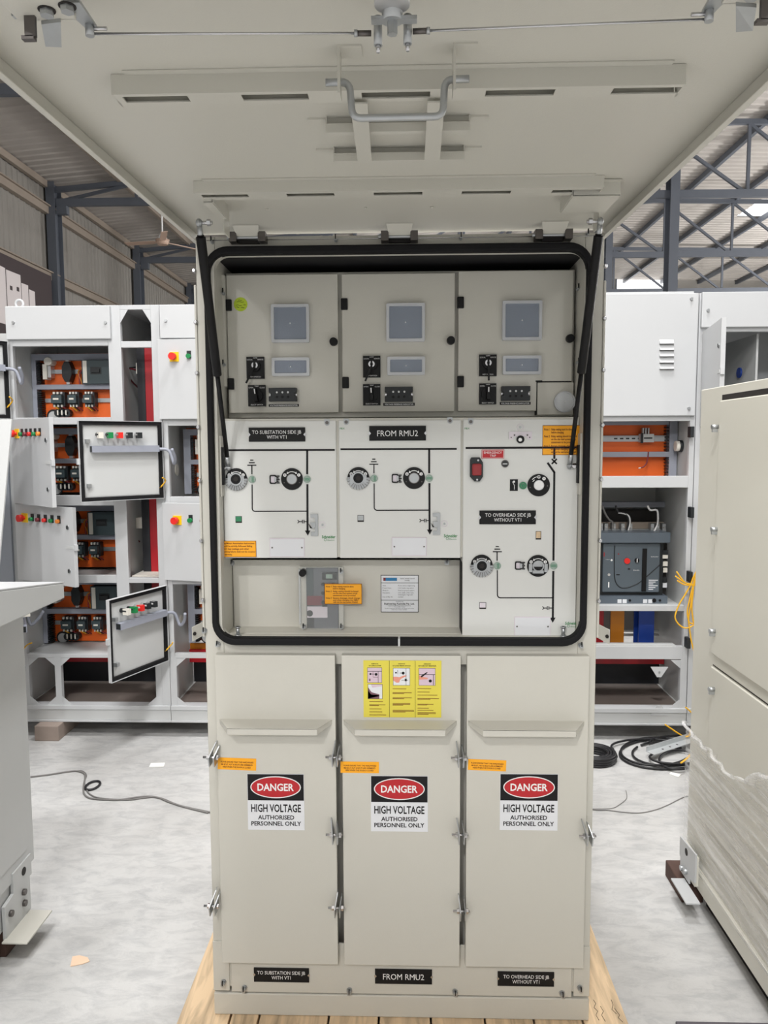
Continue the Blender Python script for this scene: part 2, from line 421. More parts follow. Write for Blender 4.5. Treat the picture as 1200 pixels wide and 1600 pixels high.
# ceiling fan
hub = at(254, 378, 'Y', 17.0); top = at(253, 316, 'Y', 17.0)
t = thing('ceiling_fan', 'pinkish three-bladed ceiling fan on a thin drop rod', 'fan', (hub.x, 17.0, 7.65))
MB().cyl((hub.x, 17, hub.z+.1), (hub.x, 17, 7.72), .02, 'white', 8).box(hub.x-.03, hub.x+.03, 16.95, 17.6, 7.64, 7.66, 'steel').build('drop_rod', t)
MB().cyl((hub.x, 17, hub.z+.22), (hub.x, 17, hub.z+.04), .04, 'white', 16, .13).build('canopy', t)
MB().cyl((hub.x, 17, hub.z-.07), (hub.x, 17, hub.z+.05), .12, 'fanpaint', 20, .17).build('motor', t)
for a in (172, 291, 51):
    T = Matrix.Translation((hub.x, 17, hub.z))@Matrix.Rotation(math.radians(a), 4, 'Z')@Matrix.Rotation(math.radians(10), 4, 'X')
    MB(T).polyz([(.14, -.04), (.3, -.08), (.95, -.095), (.97, .06), (.3, .07), (.14, .04)], -.008, .008, 'fanpaint').build('blade', t)

# ------------------------------------------------------------------ timber pallet
t = thing('timber_pallet', 'pale timber pallet under the beige switchgear cabinet', 'pallet', (0, .4, 0))
px_edges = [-.622, -.475, -.395, -.2, -.06, .085, .235, .37, .505, .632]
for a, c in zip(px_edges, px_edges[1:]):
    MB().box(a+.003, c-.003, -.30, 1.05, PT-.022, PT-.0004-random.random()*.0015, 'timber').build('plank', t, bevel=.002)
for y in (-.25, .33, .93): MB().box(-.62, .63, y, y+.09, 0, PT-.022, 'timber').build('bearer', t)
pp = lambda *q: [Vector((at(x, y, 'Z', PT+.0002).x, at(x, y, 'Z', PT+.0002).y, PT+.0002)) for x, y in q]
b = MB()
for q in ([(927,1562),(931,1568),(928,1574),(934,1580),(931,1586),(936,1594)], [(938,1572),(943,1580),(940,1586),(946,1596)], [(955,1562),(958,1570),(956,1577),(963,1584)], [(960,1575),(968,1586),(966,1590),(973,1597)]):
    b.tube(pp(*q), .0006, 'ink', 5)
b.build('pencil_marks', t)

# ------------------------------------------------------------------ switchgear cabinet
cab = thing('switchgear_cabinet', 'tall beige switchgear cabinet with its lid raised, standing on the timber pallet', 'switchgear cabinet', (0, .45, PT))
HW = .522; D = .9; ZT = 2.245
OP = rc(329, 388, 918, 1003, 0); LIPI = rc(342, 398, 909, 996, 0)
OX0, OX1, OZ0, OZ1 = LIPI
OX0, OX1 = -.472, .474
b = MB()
b.box(-HW, -HW+.02, .0125, D, PT+.08, ZT, 'beige').box(HW-.02, HW, .0125, D, PT+.08, ZT, 'beige').box(-HW, HW, D-.02, D, PT+.08, ZT, 'beige').box(-HW, HW, .0125, D, ZT-.015, ZT, 'beige')
b.box(-HW, OX0, 0, .012, PT+.08, ZT, 'beige').box(OX1, HW, 0, .012, PT+.08, ZT, 'beige')
b.box(OX0, OX1, 0, .012, OZ1, ZT, 'beige').box(OX0, OX1, .0, .012, 1.125, OZ0, 'beige').box(OX0, OX1, .0, .012, PT+.08, .262, 'beige').box(-HW+.02, HW-.02, .04, .05, PT+.08, 1.2, 'beige')
b.build('body', cab, bevel=.002)
# inner lining of the upper opening
b = MB(); zl = 1.418
b.box(OX0-.006, OX0, .012, .5, OZ0, zl+.32, 'beige').box(OX1, OX1+.006, .012, .5, OZ0, zl+.32, 'beige')
b.box(OX0-.006, OX0, .012, .5, zl+.32, OZ1, 'beige').box(OX1, OX1+.006, .012, .5, zl+.32, OZ1, 'beige')
b.box(OX0, OX1, .012, .5, OZ0-.008, OZ0, 'beige')
b.box(OX0, OX1, .5, .51, OZ0, OZ1, 'matt_black').box(OX0, OX1, .012, .5, OZ1, OZ1+.006, 'matt_black')  # back and top of the opening coloured flat black
b.build('opening_lining', cab)
# side flanges with round bolt heads
for sx in (-1, 1):
    b = MB(); b.box(sx*HW, sx*(HW+.006), -.004, .03, 1.2, 2.125, 'beige'); fl = b.build('side_flange', cab, bevel=.002)
    for z in (2.16, 2.03, 1.90, 1.76, 1.62, 1.46, 1.3):
        MB().cyl((sx*(HW+.003), -.004, z), (sx*(HW+.003), -.012, z), .006, 'chrome', 10, .004).build('bolt', fl)
# lip and gasket
MB().rring((OP[0]+.006, OP[1]-.006, OP[2]+.006, OP[3]-.006), (OX0, OX1, OZ0, OZ1), .05, .035, -.014, .012, 'beige').build('opening_lip', cab, bevel=.002)
g = .018
gk = MB().rring((OP[0]-.001, OP[1]+.001, OP[2]-.004, OP[3]+.004), (OP[0]+g-.003, OP[1]-g+.003, OP[2]+g-.002, OP[3]-g+.002), .062, .045, -.03, 0, 'gasket').build('door_gasket', cab, bevel=.005)
zx = rc(622, 998, 625, 1010, -.03)
MB().box(zx[0], zx[1], -.0312, -.006, zx[2], zx[3], 'rowgrey').build('joint', gk)
# plinth and kick panel
zk0, zk1 = at(600, 1553.5, 'Y', 0).z, at(600, 1500, 'Y', 0).z
MB().box(-HW, HW, -.006, D, PT, zk0, 'beige').build('base_plinth', cab, bevel=.003)
k = MB().rect(rc(362, 1495, 893, 1552, 0)[:2]+(zk0+.003, zk1+.05), -.004, .001, 'beige').build('kick_panel', cab, bevel=.0015)
for s in (0, 1):
    a = rc(334, 1495, 359, 1549, 0) if not s else rc(896, 1495, 921, 1551, 0)
    MB().box(a[0], a[1], -.004, .001, zk0+.006, zk1+.05, 'beige').build('corner_post', cab, bevel=.0015)
def thumb(px, py, Y, parent, r=.007):
    p = at(px, py, 'Y', Y)
    b = MB(); b.disc(p.x, p.z, Y-.004, Y, r*1.15, 'zinc', 14).disc(p.x, p.z, Y-.016, Y-.004, r*.8, 'zinc', 12).box(p.x-.0012, p.x+.0012, Y-.018, Y-.012, p.z, p.z+.012, 'black')
    return b.build('thumb_screw', parent)
for px, py in ((349.5, 1534), (382, 1543), (546, 1547), (711, 1549), (878, 1551.5), (906, 1543)): thumb(px, py, -.004, cab)
for px, py in ((341, 1006), (907, 1008), (320, 985)): thumb(px, py, 0, cab, .006)

def engraved(parent, px, Y, lines, name='name_plate'):
    x0, x1, z0, z1 = rc(*px, Y); w = x1-x0; h = z1-z0
    b = MB(); zc = (z0+z1)/2
    n = .006
    b.poly([(x0, z0), (x1, z0), (x1, zc-n), (x1-n*.8, zc), (x1, zc+n), (x1, z1), (x0, z1), (x0, zc+n), (x0+n*.8, zc), (x0, zc-n)], Y-.003, Y, 'black')
    b.disc(x0+.002, zc, Y-.0025, Y, .004, 'chrome', 12).disc(x1-.002, zc, Y-.0025, Y, .004, 'chrome', 12)
    for s, a, c, zz, ch in lines: b.text(s, x0+w*a, x0+w*c, z0+h*zz, h*ch, Y-.0032, 'white')
    return b.build(name, parent)
T_SUB = [('TO SUBSTATION SIDE JB', .06, .93, .55, .25), ('WITH VT1', .32, .67, .2, .25)]
T_OVH = [('TO OVERHEAD SIDE JB', .1, .91, .55, .25), ('WITHOUT VT1', .26, .74, .2, .25)]
T_RMU = [('FROM RMU2', .14, .86, .3, .4)]
engraved(k, (397, 1512, 483, 1533.5), -.004, T_SUB)
engraved(k, (586, 1514, 675, 1536.5), -.004, T_RMU)
engraved(k, (777.5, 1518, 865.5, 1540), -.004, T_OVH)

# lower doors
DF = -.026
DOORS = [(342, 1023, 526, 1506), (536, 1025, 718.8, 1510), (728.3, 1024.5, 916, 1513)]
SIGN = [(387, 1209, 475.5, 1296.5), (579.5, 1212, 668.5, 1299), (781, 1209, 871.5, 1297)]
HOOD = [(341, 519), (534.5, 714), (729, 913)]
ORG = [(340, 1183.5, 400, 1202), (532, 1190, 592, 1207.5), (731, 1186, 790.5, 1203)]
OROT = [.03, .005, .035]
def danger_sign(parent, px, Y):
    x0, x1, z0, z1 = rc(*px, Y); w, h = x1-x0, z1-z0
    b = MB(); y = Y-.0012
    b.box(x0, x1, y, Y, z0, z1, 'signwhite')
    b.box(x0+.001, x1-.001, y-.0003, y, z0+h*.53, z1-.001, 'ink')
    def ell(rx, rz, yy, m):
        n = 40; cx, cz = (x0+x1)/2, z0+h*.765
        b.add([(cx+rx*math.cos(2*math.pi*i/n), yy, cz+rz*math.sin(2*math.pi*i/n)) for i in range(n)], [tuple(range(n))], m, flat=True)
    ell(w*.445, h*.195, y-.0005, 'white'); ell(w*.427, h*.178, y-.0007, 'signred')
    b.text('DANGER', x0+w*.18, x1-w*.18, z0+h*.705, h*.125, y-.0009, 'white', True)
    b.text('HIGH VOLTAGE', x0+w*.06, x1-w*.06, z0+h*.325, h*.135, y-.0004, 'ink', True)
    b.text('AUTHORISED', x0+w*.18, x1-w*.18, z0+h*.19, h*.075, y-.0004, 'ink', True)
    b.text('PERSONNEL ONLY', x0+w*.06, x1-w*.06, z0+h*.08, h*.075, y-.0004, 'ink', True)
    o = b.build('danger_sign', parent); return o
def strip_label(parent, px, Y, lines, rot=0., name='caution_label', m='labelorange', border=False):
    x0, x1, z0, z1 = rc(*px, Y); w, h = x1-x0, z1-z0
    T = Matrix.Translation((x0, 0, z0))@Matrix.Rotation(rot, 4, 'Y')@Matrix.Translation((-x0, 0, -z0))
    b = MB(T)
    b.box(x0, x1, Y-.0008, Y, z0, z1, m)
    if border:
        e = .0012
        for q in ((x0, x1, z0, z0+e), (x0, x1, z1-e, z1), (x0, x0+e, z0, z1), (x1-e, x1, z0, z1)): b.box(q[0], q[1], Y-.0011, Y-.0008, q[2], q[3], 'labelink')
    for s, a, c, zz, ch in lines: b.text(s, x0+w*a, x0+w*c, z0+h*zz, h*ch, Y-.0011, 'labelink', True)
    return b.build(name, parent)
T_CAU = [('PLEASE ENSURE THAT THE HARDWARES', .08, .93, .6, .13), ('M8 BOLT, NUT & BOLTS ARE ASSEMBLED', .09, .91, .38, .13), ('HERE WHEN THE DOOR IS CLOSED', .13, .86, .17, .13)]
T_NOTE = [('Note: 1', .04, .19, .83, .07), ('Relay setting must be done', .23, .78, .83, .07), ('before charging.', .23, .56, .73, .07),
          ('Note: 2', .04, .19, .6, .07), ('Relay setting should be based', .23, .9, .6, .07), ('on the site load system study', .23, .88, .5, .07), ('assessment to be provided', .23, .83, .4, .07),
          ('Note: 3', .04, .19, .27, .07), ('Battery drainage, check charger', .23, .96, .27, .07), ('and when charging the RMU', .23, .9, .17, .07), ('will not be warranted if failed', .23, .88, .07, .07)]
T_AUTO = [('Relay/Motor Automation Instructions', .03, .95, .8, .1), ('should be strictly followed failing', .03, .89, .63, .1), ('which Gas Leakage and other', .03, .8, .46, .1), ('Anything failure shall not be covered', .03, .97, .29, .1), ('for warranty.', .03, .33, .12, .1)]
def hasp(parent, px, py, Y, dx=.010, kind='hasp'):
    p = at(px, py, 'Y', Y-.02); x, z = p.x, p.z
    b = MB()
    for k, sh in ((-.007, 0), (.006, 0)):
        st = []
        for zz, ox, yf in ((-.026, 0, -.036), (.002, 0, -.044), (.034 if k < 0 else .022, dx if k < 0 else dx*.6, -.012)):
            xx = x+k+ox; st.append([(xx-.0015, Y+.004, z+zz), (xx+.0015, Y+.004, z+zz), (xx+.0015, Y+yf, z+zz), (xx-.0015, Y+yf, z+zz)])
        b.hexa(st[0], st[1], 'zinc'); b.hexa(st[1], st[2], 'zinc')
    o = b.build(kind, parent)
    b = MB(); zz = z-.004; yy = Y-.024
    b.cyl((x-.026, yy, zz), (x+.018, yy, zz), .0032, 'chrome', 10).cyl((x+.0085, yy, zz), (x+.015, yy, zz), .0075, 'chrome', 6, smooth=False).cyl((x-.016, yy, zz), (x-.0095, yy, zz), .007, 'chrome', 6, smooth=False)
    b.build('bolt', o)
    return o
doors = []
for i, px in enumerate(DOORS):
    x0 = at(px[0], 1300, 'Y', DF).x; x1 = at(px[2], 1300, 'Y', DF).x
    z1 = at(625, 1024.5, 'Y', DF).z; z0 = at(625, 1509, 'Y', DF).z
    b = MB(); b.box(x0, x1, DF, DF+.003, z0, z1, 'beige')
    b.box(x0, x0+.003, DF, -.002, z0, z1, 'beige').box(x1-.003, x1, DF, -.002, z0, z1, 'beige').box(x0, x1, DF, -.002, z1-.003, z1, 'beige').box(x0, x1, DF, -.002, z0, z0+.003, 'beige')
    b.box(x0+.01, x1-.01, -.022, -.002, z0+.01, z1-.01, 'beige')
    d = b.build('door', cab, bevel=.0025); doors.append(d)
    # folded rain lip across the door
    hx0, hx1 = at(HOOD[i][0]+2, 1125, 'Y', DF).x, at(HOOD[i][1], 1125, 'Y', DF).x
    za = at(625, 1125, 'Y', DF).z; dep = .058; cut = .034; zb = za-.004
    yf = DF-dep
    b = MB()
    b.hexa([(hx0, DF, za-.002), (hx0+cut, yf, zb-.002), (hx1-cut, yf, zb-.002), (hx1, DF, za-.002)], [(hx0, DF, za), (hx0+cut, yf, zb), (hx1-cut, yf, zb), (hx1, DF, za)], 'beige')
    b.hexa([(hx0+cut, yf, zb-.017), (hx0+cut+.002, yf+.0025, zb-.019), (hx1-cut-.002, yf+.0025, zb-.019), (hx1-cut, yf, zb-.017)],
           [(hx0+cut, yf, zb), (hx0+cut, yf+.0025, zb), (hx1-cut, yf+.0025, zb), (hx1-cut, yf, zb)], 'beige')
    for s in (0, 1):
        xa, xb_ = (hx0, hx0+cut) if not s else (hx1, hx1-cut)
        b.hexa([(xa, DF, za-.012), (xa, DF+.002, za-.012), (xb_, yf+.002, zb-.016), (xb_, yf, zb-.016)], [(xa, DF, za), (xa, DF+.002, za), (xb_, yf+.002, zb), (xb_, yf, zb)], 'beige')
    b.build('rain_lip', d, bevel=.001)
    danger_sign(d, SIGN[i], DF)
    strip_label(d, ORG[i], DF, T_CAU, OROT[i])
# yellow operating chart on the middle door
d = doors[1]; px = (568, 1032, 689.5, 1120.5)
x0, x1, z0, z1 = rc(*px, DF); w, h = x1-x0, z1-z0
b = MB(); y = DF-.0015
b.box(x0, x1, y, DF, z0, z1, 'labelyellow')
for u in (.333, .665): b.box(x0+w*u-.0004, x0+w*u+.0004, y-.0003, y, z0, z1, 'ink')
for u, s1, s2 in ((.15, 'REMOVAL', 'OF CABLE COVER'), (.49, 'OPERATION', 'OF LOAD BREAK SWITCH'), (.82, 'OPERATION', 'OF CIRCUIT BREAKER')):
    b.text(s1, x0+w*(u-.045), x0+w*(u+.045), z0+h*.935, h*.018, y-.0004, 'ink', True)
    q = .08 if u < .2 else .115
    b.text(s2, x0+w*(u-q), x0+w*(u+q), z0+h*.9, h*.02, y-.0004, 'ink', True)
def photo(u0, u1, v0, v1, m, bits):
    X = lambda u: x0+w*(u0+(u1-u0)*u); Z = lambda v: z1-h*(v0+(v1-v0)*v)
    b.box(X(0)-.0008, X(1)+.0008, y-.0003, y, Z(1)-.0008, Z(0)+.0008, 'ink'); b.box(X(0), X(1), y-.0005, y-.0003, Z(1), Z(0), m)
    for k in bits:
        if k[0] == 'd': b.disc(X(k[1]), Z(k[2]), y-.0008, y-.0005, k[3]*w, 'ink', 16)
        elif k[0] == 'r': b.box(X(k[1]), X(k[3]), y-.0009, y-.0005, Z(k[4]), Z(k[2]), k[5])
        else: b.add([(X(p), y-.0008, Z(q)) for p, q in k[1]], [tuple(range(len(k[1])))], k[2], flat=True)
photo(.055, .235, .13, .385, 'photo_a', [('d', .2, .42, .013), ('r', .3, .4, .46, .43, 'ink'), ('d', .6, .44, .018), ('r', 0, .22, 1, .25, 'ink'), ('r', .38, .25, .4, .62, 'photo_b'), ('r', .74, .22, .77, 1, 'ink'), ('r', .1, .74, .2, .9, 'photo_b'), ('r', .38, .62, .76, .645, 'photo_b')])
photo(.06, .24, .42, .67, 'signwhite', [('p', [(.2, 0), (1, 0), (1, .12), (.3, .22)], 'photo_a'), ('p', [(0, .2), (.25, .55), (.8, .7), (.8, 1), (0, 1)], 'photo_b'), ('p', [(0, .4), (.2, .7), (.8, .75), (.8, .82), (0, 1)], 'ink')])
photo(.385, .595, .135, .43, 'signwhite', [('d', .16, .26, .012), ('r', .26, .1, .28, .34, 'ink'), ('d', .6, .28, .019), ('r', .76, 0, .78, 1, 'ink'), ('r', .4, .26, .5, .29, 'ink'), ('p', [(0, .5), (.2, .5), (.36, .53), (.6, .43), (.8, .41), (.8, .46), (.5, .6), (.4, .7), (.36, .84), (.2, .86), (0, .72)], 'skinprint'), ('r', .5, .7, .9, .72, 'ink'), ('r', .7, .62, .82, .76, 'ink')])
photo(.715, .92, .135, .43, 'photo_a', [('d', .7, .74, .02), ('r', 0, .34, 1, .37, 'ink'), ('r', .88, .34, .91, 1, 'ink'), ('p', [(.1, .45), (.5, .2), (.52, .26), (.15, .55)], 'ink'), ('p', [(0, .4), (.15, .5), (.55, .55), (.52, .64), (.1, .66), (0, .66)], 'skinprint')])
def prints(u0, rows):
    for v, u1, n in rows:
        for q in range(n): b.box(x0+w*u0, x0+w*(u1 if q < n-1 or n == 1 else u0+(u1-u0)*.6), y-.0004, y, z1-h*(v+.016*q)-h*.008, z1-h*(v+.016*q), 'labelink')
prints(.075, [(.72, .25, 1), (.775, .28, 2), (.85, .23, 1), (.9, .24, 1), (.955, .29, 1)])
prints(.375, [(.49, .55, 1), (.56, .62, 2), (.65, .62, 2), (.75, .6, 3), (.87, .65, 3)])
prints(.695, [(.485, .87, 1), (.545, .85, 1), (.6, .95, 1), (.66, .97, 2), (.76, .9, 2), (.83, .84, 1), (.87, .9, 1), (.91, .93, 3)])
b.build('instruction_chart', d)
# bolted hasps between the doors
for (px, py), dx, par in (((333, 1180), .014, 0), ((524, 1180), .006, 1), ((720, 1181), -.004, 2), ((524.5, 1301), -.006, 1), ((721, 1301), -.005, 2), ((920, 1303), -.010, 2), ((334, 1412), .012, 0), ((528, 1415), .006, 1), ((723, 1420), -.004, 2)):
    hasp(doors[par], px, py, DF+.004, dx)
# folded padlock tabs on the side edges
for sx, px, py in ((-1, 316, 983), (1, 935, 987)):
    z = at(px, py, 'Y', 0).z
    b = MB(); x = sx*(HW+.006)
    b.hexa([(x, .0, z-.018), (x, .004, z-.018), (x+sx*.022, -.028, z-.026), (x+sx*.020, -.030, z-.026)], [(x, .0, z+.02), (x, .004, z+.02), (x+sx*.022, -.028, z+.012), (x+sx*.020, -.030, z+.012)], 'beige')
    b.cyl((x+sx*.016, -.026, z-.006), (x+sx*.0145, -.0272, z-.006), .005, 'gapdark', 12)
    b.build('padlock_tab', cab)

# ------------------------------------------------------------------ instrument compartments behind the lid
YB1 = .105; YD = .085
bx = rc(347, 424, 903, 652, YB1); zn = at(870, 598, 'Y', YB1).z; xn = at(838, 620, 'Y', YB1).x
ib = MB().box(OX0+.002, OX1-.002, YB1, .45, bx[2], bx[3], 'beige').build('instrument_box', cab, bevel=.002)
MB().box(OX0, OX1, .03, .45, bx[2]-.012, bx[2]-.004, 'beige').build('dividing_shelf', cab, bevel=.001)
IDOOR = [(355.5, 428.5, 528.5, 645), (534.5, 427, 710.5, 643.5), (716, 422.5, 894.8, 642)]
SQ = [(423.5, 475, 483, 535), (603.5, 473.5, 664, 533.5), (785, 469.5, 847, 531.5)]
RE = [(424.5, 558.5, 483.5, 587.5), (605, 557, 664, 586), (785.5, 555.5, 846, 585)]
S1 = [(386, 558, 413.5, 592), (567.5, 556.5, 594.5, 590), (748.5, 554.5, 775.5, 588)]
S2 = [(388.5, 602, 415.5, 635), (567.5, 600.5, 594.5, 633.5), (748.5, 599.5, 775, 632)]
IN = [(421.5, 606.5, 464.5, 627.5), (601.5, 605, 645, 628), (782.5, 604, 827, 626.5)]
IL = [(420, 631.5, 467, 635.5), (599, 629.5, 648, 634), (781, 628, 829, 632.5)]
KN = [(522, 535), (704, 533), (889, 530)]
HG = [((357, 477), (361, 600)), ((538, 475.5), (540, 598)), ((719.5, 473), (719.5, 596.5))]
def cover(parent, px, Y):
    x0, x1, z0, z1 = rc(*px, Y-.012)
    e = .008; b = MB()
    b.rring((x0, x1, z0, z1), (x0+e, x1-e, z0+e, z1-e), .004, .002, Y-.014, Y, 'covers')
    b.box(x0+e*.5, x1-e*.5, Y-.012, Y-.0105, z0+e*.5, z1-e*.5, 'covers_mid').box(x0+e, x1-e, Y-.002, Y-.0005, z0+e, z1-e, 'covers_in')
    b.cyl(((x0+x1)/2, Y-.012, (z0+z1)/2), ((x0+x1)/2, Y-.014, (z0+z1)/2), .002, 'white', 8)
    return b.build('meter_cover', parent, bevel=.001)
for i in range(3):
    x0, x1, z0, z1 = rc(*IDOOR[i], YD)
    b = MB()
    if i < 2: b.box(x0, x1, YD, YB1-.001, z0, z1, 'beige')
    else:
        b.poly([(x0, z0), (xn-.003, z0), (xn-.003, zn+.003), (x1, zn+.003), (x1, z1), (x0, z1)], YD, YB1-.001, 'beige')
    dr = b.build('instrument_door', cab, bevel=.002)
    for px, py in HG[i]:
        p = at(px, py, 'Y', YD); MB().box(p.x-.009, p.x+.009, YD-.006, YD+.004, p.z-.015, p.z+.015, 'black').build('hinge', dr, bevel=.002)
    cover(dr, SQ[i], YD); cover(dr, RE[i], YD)
    p = at(*KN[i], 'Y', YD); MB().disc(p.x, p.z, YD-.008, YD, .008, 'black').disc(p.x, p.z, YD-.024, YD-.008, .0115, 'black', 24, .0105).build('knob', dr, bevel=.0015)
    # key switch
    x0, x1, z0, z1 = rc(*S1[i], YD); xc, zc = (x0+x1)/2, (z0+z1)/2; w, h = x1-x0, z1-z0
    b = MB(); b.box(x0, x1, YD-.008, YD, z0, z1, 'black'); b.disc(xc, zc+.004, YD-.016, YD-.008, .014, 'black')
    b.ring(xc, zc+.006, YD-.018, YD-.015, .004, .0085, 'chrome'); b.disc(xc, zc+.006, YD-.0165, YD-.015, .0042, 'black')
    b.box(xc-.0022, xc+.0022, YD-.024, YD-.016, zc-.004, zc+.016, 'black')
    kx, kz = (x0-.001, z0-.012) if i == 0 else ((xc+.002, z0-.012) if i == 2 else (x0+.006, z0-.010))
    b.bar((xc, YD-.026, zc), (kx, YD-.012, kz), .005, .0016, 'black', (0, 1, 0))
    for q, u in (('LOCAL', .04), ('REMOTE', .64)): b.text(q, x0+w*u, x0+w*(u+.32), z1-h*.16, h*.06, YD-.0084, 'white')
    b.text('OFF', xc-w*.12, xc+w*.12, z1-h*.08, h*.05, YD-.0084, 'white')
    b.text('KEY SWITCH', x0+w*.2, x1-w*.2, z0+h*.05, h*.06, YD-.0084, 'white')
    b.build('key_switch', dr, bevel=.0008)
    # rotary switch
    x0, x1, z0, z1 = rc(*S2[i], YD); xc, zc = (x0+x1)/2, (z0+z1)/2; w, h = x1-x0, z1-z0
    b = MB(); b.box(x0, x1, YD-.008, YD, z0, z1, 'black'); b.disc(xc, zc, YD-.014, YD-.008, .017, 'black')
    a = -.12+.06*i; u = Vector((math.sin(a), 0, math.cos(a))); v = Vector((math.cos(a), 0, -math.sin(a))); c = Vector((xc, 0, zc))
    q = lambda s, t, y: tuple(c+u*s+v*t+Vector((0, y, 0)))
    b.hexa([q(-.017, -.006, YD-.014), q(-.017, .006, YD-.014), q(.018, .004, YD-.014), q(.018, -.004, YD-.014)], [q(-.015, -.004, YD-.03), q(-.015, .004, YD-.03), q(.017, .003, YD-.03), q(.017, -.003, YD-.03)], 'black')
    b.hexa([q(.004, -.0014, YD-.03), q(.004, .0014, YD-.03), q(.017, .0014, YD-.03), q(.017, -.0014, YD-.03)], [q(.004, -.0014, YD-.031), q(.004, .0014, YD-.031), q(.017, .0014, YD-.031), q(.017, -.0014, YD-.031)], 'white')
    b.text('OPEN', x0+w*.04, x0+w*.3, z1-h*.15, h*.06, YD-.0084, 'white'); b.text('CLOSE', x0+w*.68, x0+w*.97, z1-h*.15, h*.06, YD-.0084, 'white')
    b.text('TRIP', xc-w*.12, xc+w*.12, z1-h*.08, h*.05, YD-.0084, 'white'); b.text('SELECT SWITCH', x0+w*.15, x1-w*.15, z0+h*.04, h*.06, YD-.0084, 'white')
    b.build('rotary_switch', dr, bevel=.0008)
    # voltage presence indicator
    x0, x1, z0, z1 = rc(*IN[i], YD); xc, zc = (x0+x1)/2, (z0+z1)/2; w, h = x1-x0, z1-z0; n = h*.14
    b = MB(); b.poly([(x0, z0), (x1, z0), (x1, zc-n), (x1-n, zc-n), (x1-n, zc+n), (x1, zc+n), (x1, z1), (x0, z1), (x0, zc+n), (x0+n, zc+n), (x0+n, zc-n), (x0, zc-n)], YD-.018, YD, 'devblack')
    for s in (x0+n*.5, x1-n*.5): b.disc(s, zc, YD-.006, YD, n*.6, 'chrome', 12)
    for u in (.3, .5, .7): b.disc(x0+w*u, z0+h*.66, YD-.0195, YD-.018, .0028, 'silverbtn', 12); b.disc(x0+w*u, z0+h*.32, YD-.0195, YD-.018, .0034, 'black', 12)
    b.build('voltage_indicator', dr, bevel=.001)
    x0, x1, z0, z1 = rc(*IL[i], YD)
    MB().box(x0, x1, YD-.001, YD, z0, z1, 'black').text('VOLTAGE PRESENCE INDICATOR', x0+.003, x1-.003, z0+(z1-z0)*.25, (z1-z0)*.5, YD-.0013, 'white', True).build('name_plate', dr)
    if i == 0:
        p = at(376, 475.5, 'Y', YD); b = MB(); b.disc(p.x, p.z, YD-.0008, YD, .0185, 'stickergreen', 32)
        for zz, u0, u1 in ((.010, -.006, .004), (.006, -.010, .009), (-.003, -.012, .003), (-.002, .008, .014), (-.008, -.011, -.004), (-.009, .001, .010)):
            b.tube(spline([(p.x+u0, YD-.001, p.z+zz), (p.x+(u0*2+u1)/3, YD-.001, p.z+zz+.0012), (p.x+(u0+2*u1)/3, YD-.001, p.z+zz-.0008), (p.x+u1, YD-.001, p.z+zz)], 3), .0006, 'ink', 4)
        b.build('inspection_sticker', dr)
# side hinge strip and the gauge plate
x0, x1, z0, z1 = rc(346, 430, 353, 604, YB1-.03)
MB().box(x0, x1, YB1-.035, YB1, z0, z1, 'beige').build('side_channel', ib, bevel=.001)
for px, py in ((350, 459), (350.5, 570), (902, 452), (902, 567)): thumb(px, py, YB1-.035, ib, .004)
gp = MB().box(xn, OX1-.004, YD+.004, YB1, bx[2]+.004, zn, 'beige').build('gauge_plate', cab, bevel=.0015)
b = MB(); b.box(xn-.004, xn-.0005, YD+.006, YB1, bx[2]+.004, zn+.003, 'matt_black').box(xn-.006, OX1-.01, YD+.006, YB1, zn+.0005, zn+.004, 'matt_black').box(xn-.006, xn+.012, YD, YB1, zn+.001, zn+.005, 'matt_black')
b.build('edge_trim', gp)
p = at(882, 628, 'Y', YD); b = MB(); b.ring(p.x, p.z, YD-.006, YD+.004, .0245, .0285, 'covers'); b.disc(p.x, p.z, YD-.005, YD-.004, .0246, 'clear', 32); b.disc(p.x, p.z, YD+.0005, YD+.004, .0246, 'signwhite', 32).disc(p.x, p.z, YD-.008, YD-.002, .002, 'white', 8)
b.build('round_window', gp)

# ------------------------------------------------------------------ white function panels
YP = .028
FP = [(343, 657, 526, 872), (530, 656, 720, 872), (723, 654.5, 907, 997)]
panels = []
for i, px in enumerate(FP):
    x0, x1, z0, z1 = rc(*px, YP)
    if i == 0: x0 = OX0+.001
    if i == 2: x1 = OX1-.001
    panels.append(MB().box(x0, x1, YP, YP+(.085 if i < 2 else .085), z0, z1, 'fpanel').build('function_panel', cab, bevel=.0025))
MB().box(OX0+.001, OX1-.001, YP+.006, YP+.08, at(600, 871, 'Y', YP).z, at(600, 657, 'Y', YP).z, 'beige').build('panel_backing', cab)
YI = YP-.0009
class Ln:
    def __init__(s): s.b = MB()
    def l(s, pts, wpx, m='ink'):
        pts = [P2(x, y, YP) for x, y in pts]; w = wpx*.00168
        for (xa, za), (xb, zb) in zip(pts, pts[1:]):
            d = Vector((xb-xa, zb-za)); L = d.length; d /= L; n = Vector((-d.y, d.x))*w/2
            s.b.poly([(xa-n.x, za-n.y), (xb-n.x, zb-n.y), (xb+n.x, zb+n.y), (xa+n.x, za+n.y)], YI, YP, m)
        for xa, za in pts[1:-1]: s.b.disc(xa, za, YI, YP, w/2, m, 12)
        return s
    def tri(s, pts): s.b.poly([P2(x, y, YP) for x, y in pts], YI, YP, 'ink'); return s
def earth(L, x, y):
    L.l([(x-2.5, y), (x+2.5, y)], 1.6).l([(x-4.5, y+4), (x+4.5, y+4)], 1.6).l([(x-7, y+8), (x+7, y+8)], 1.6)
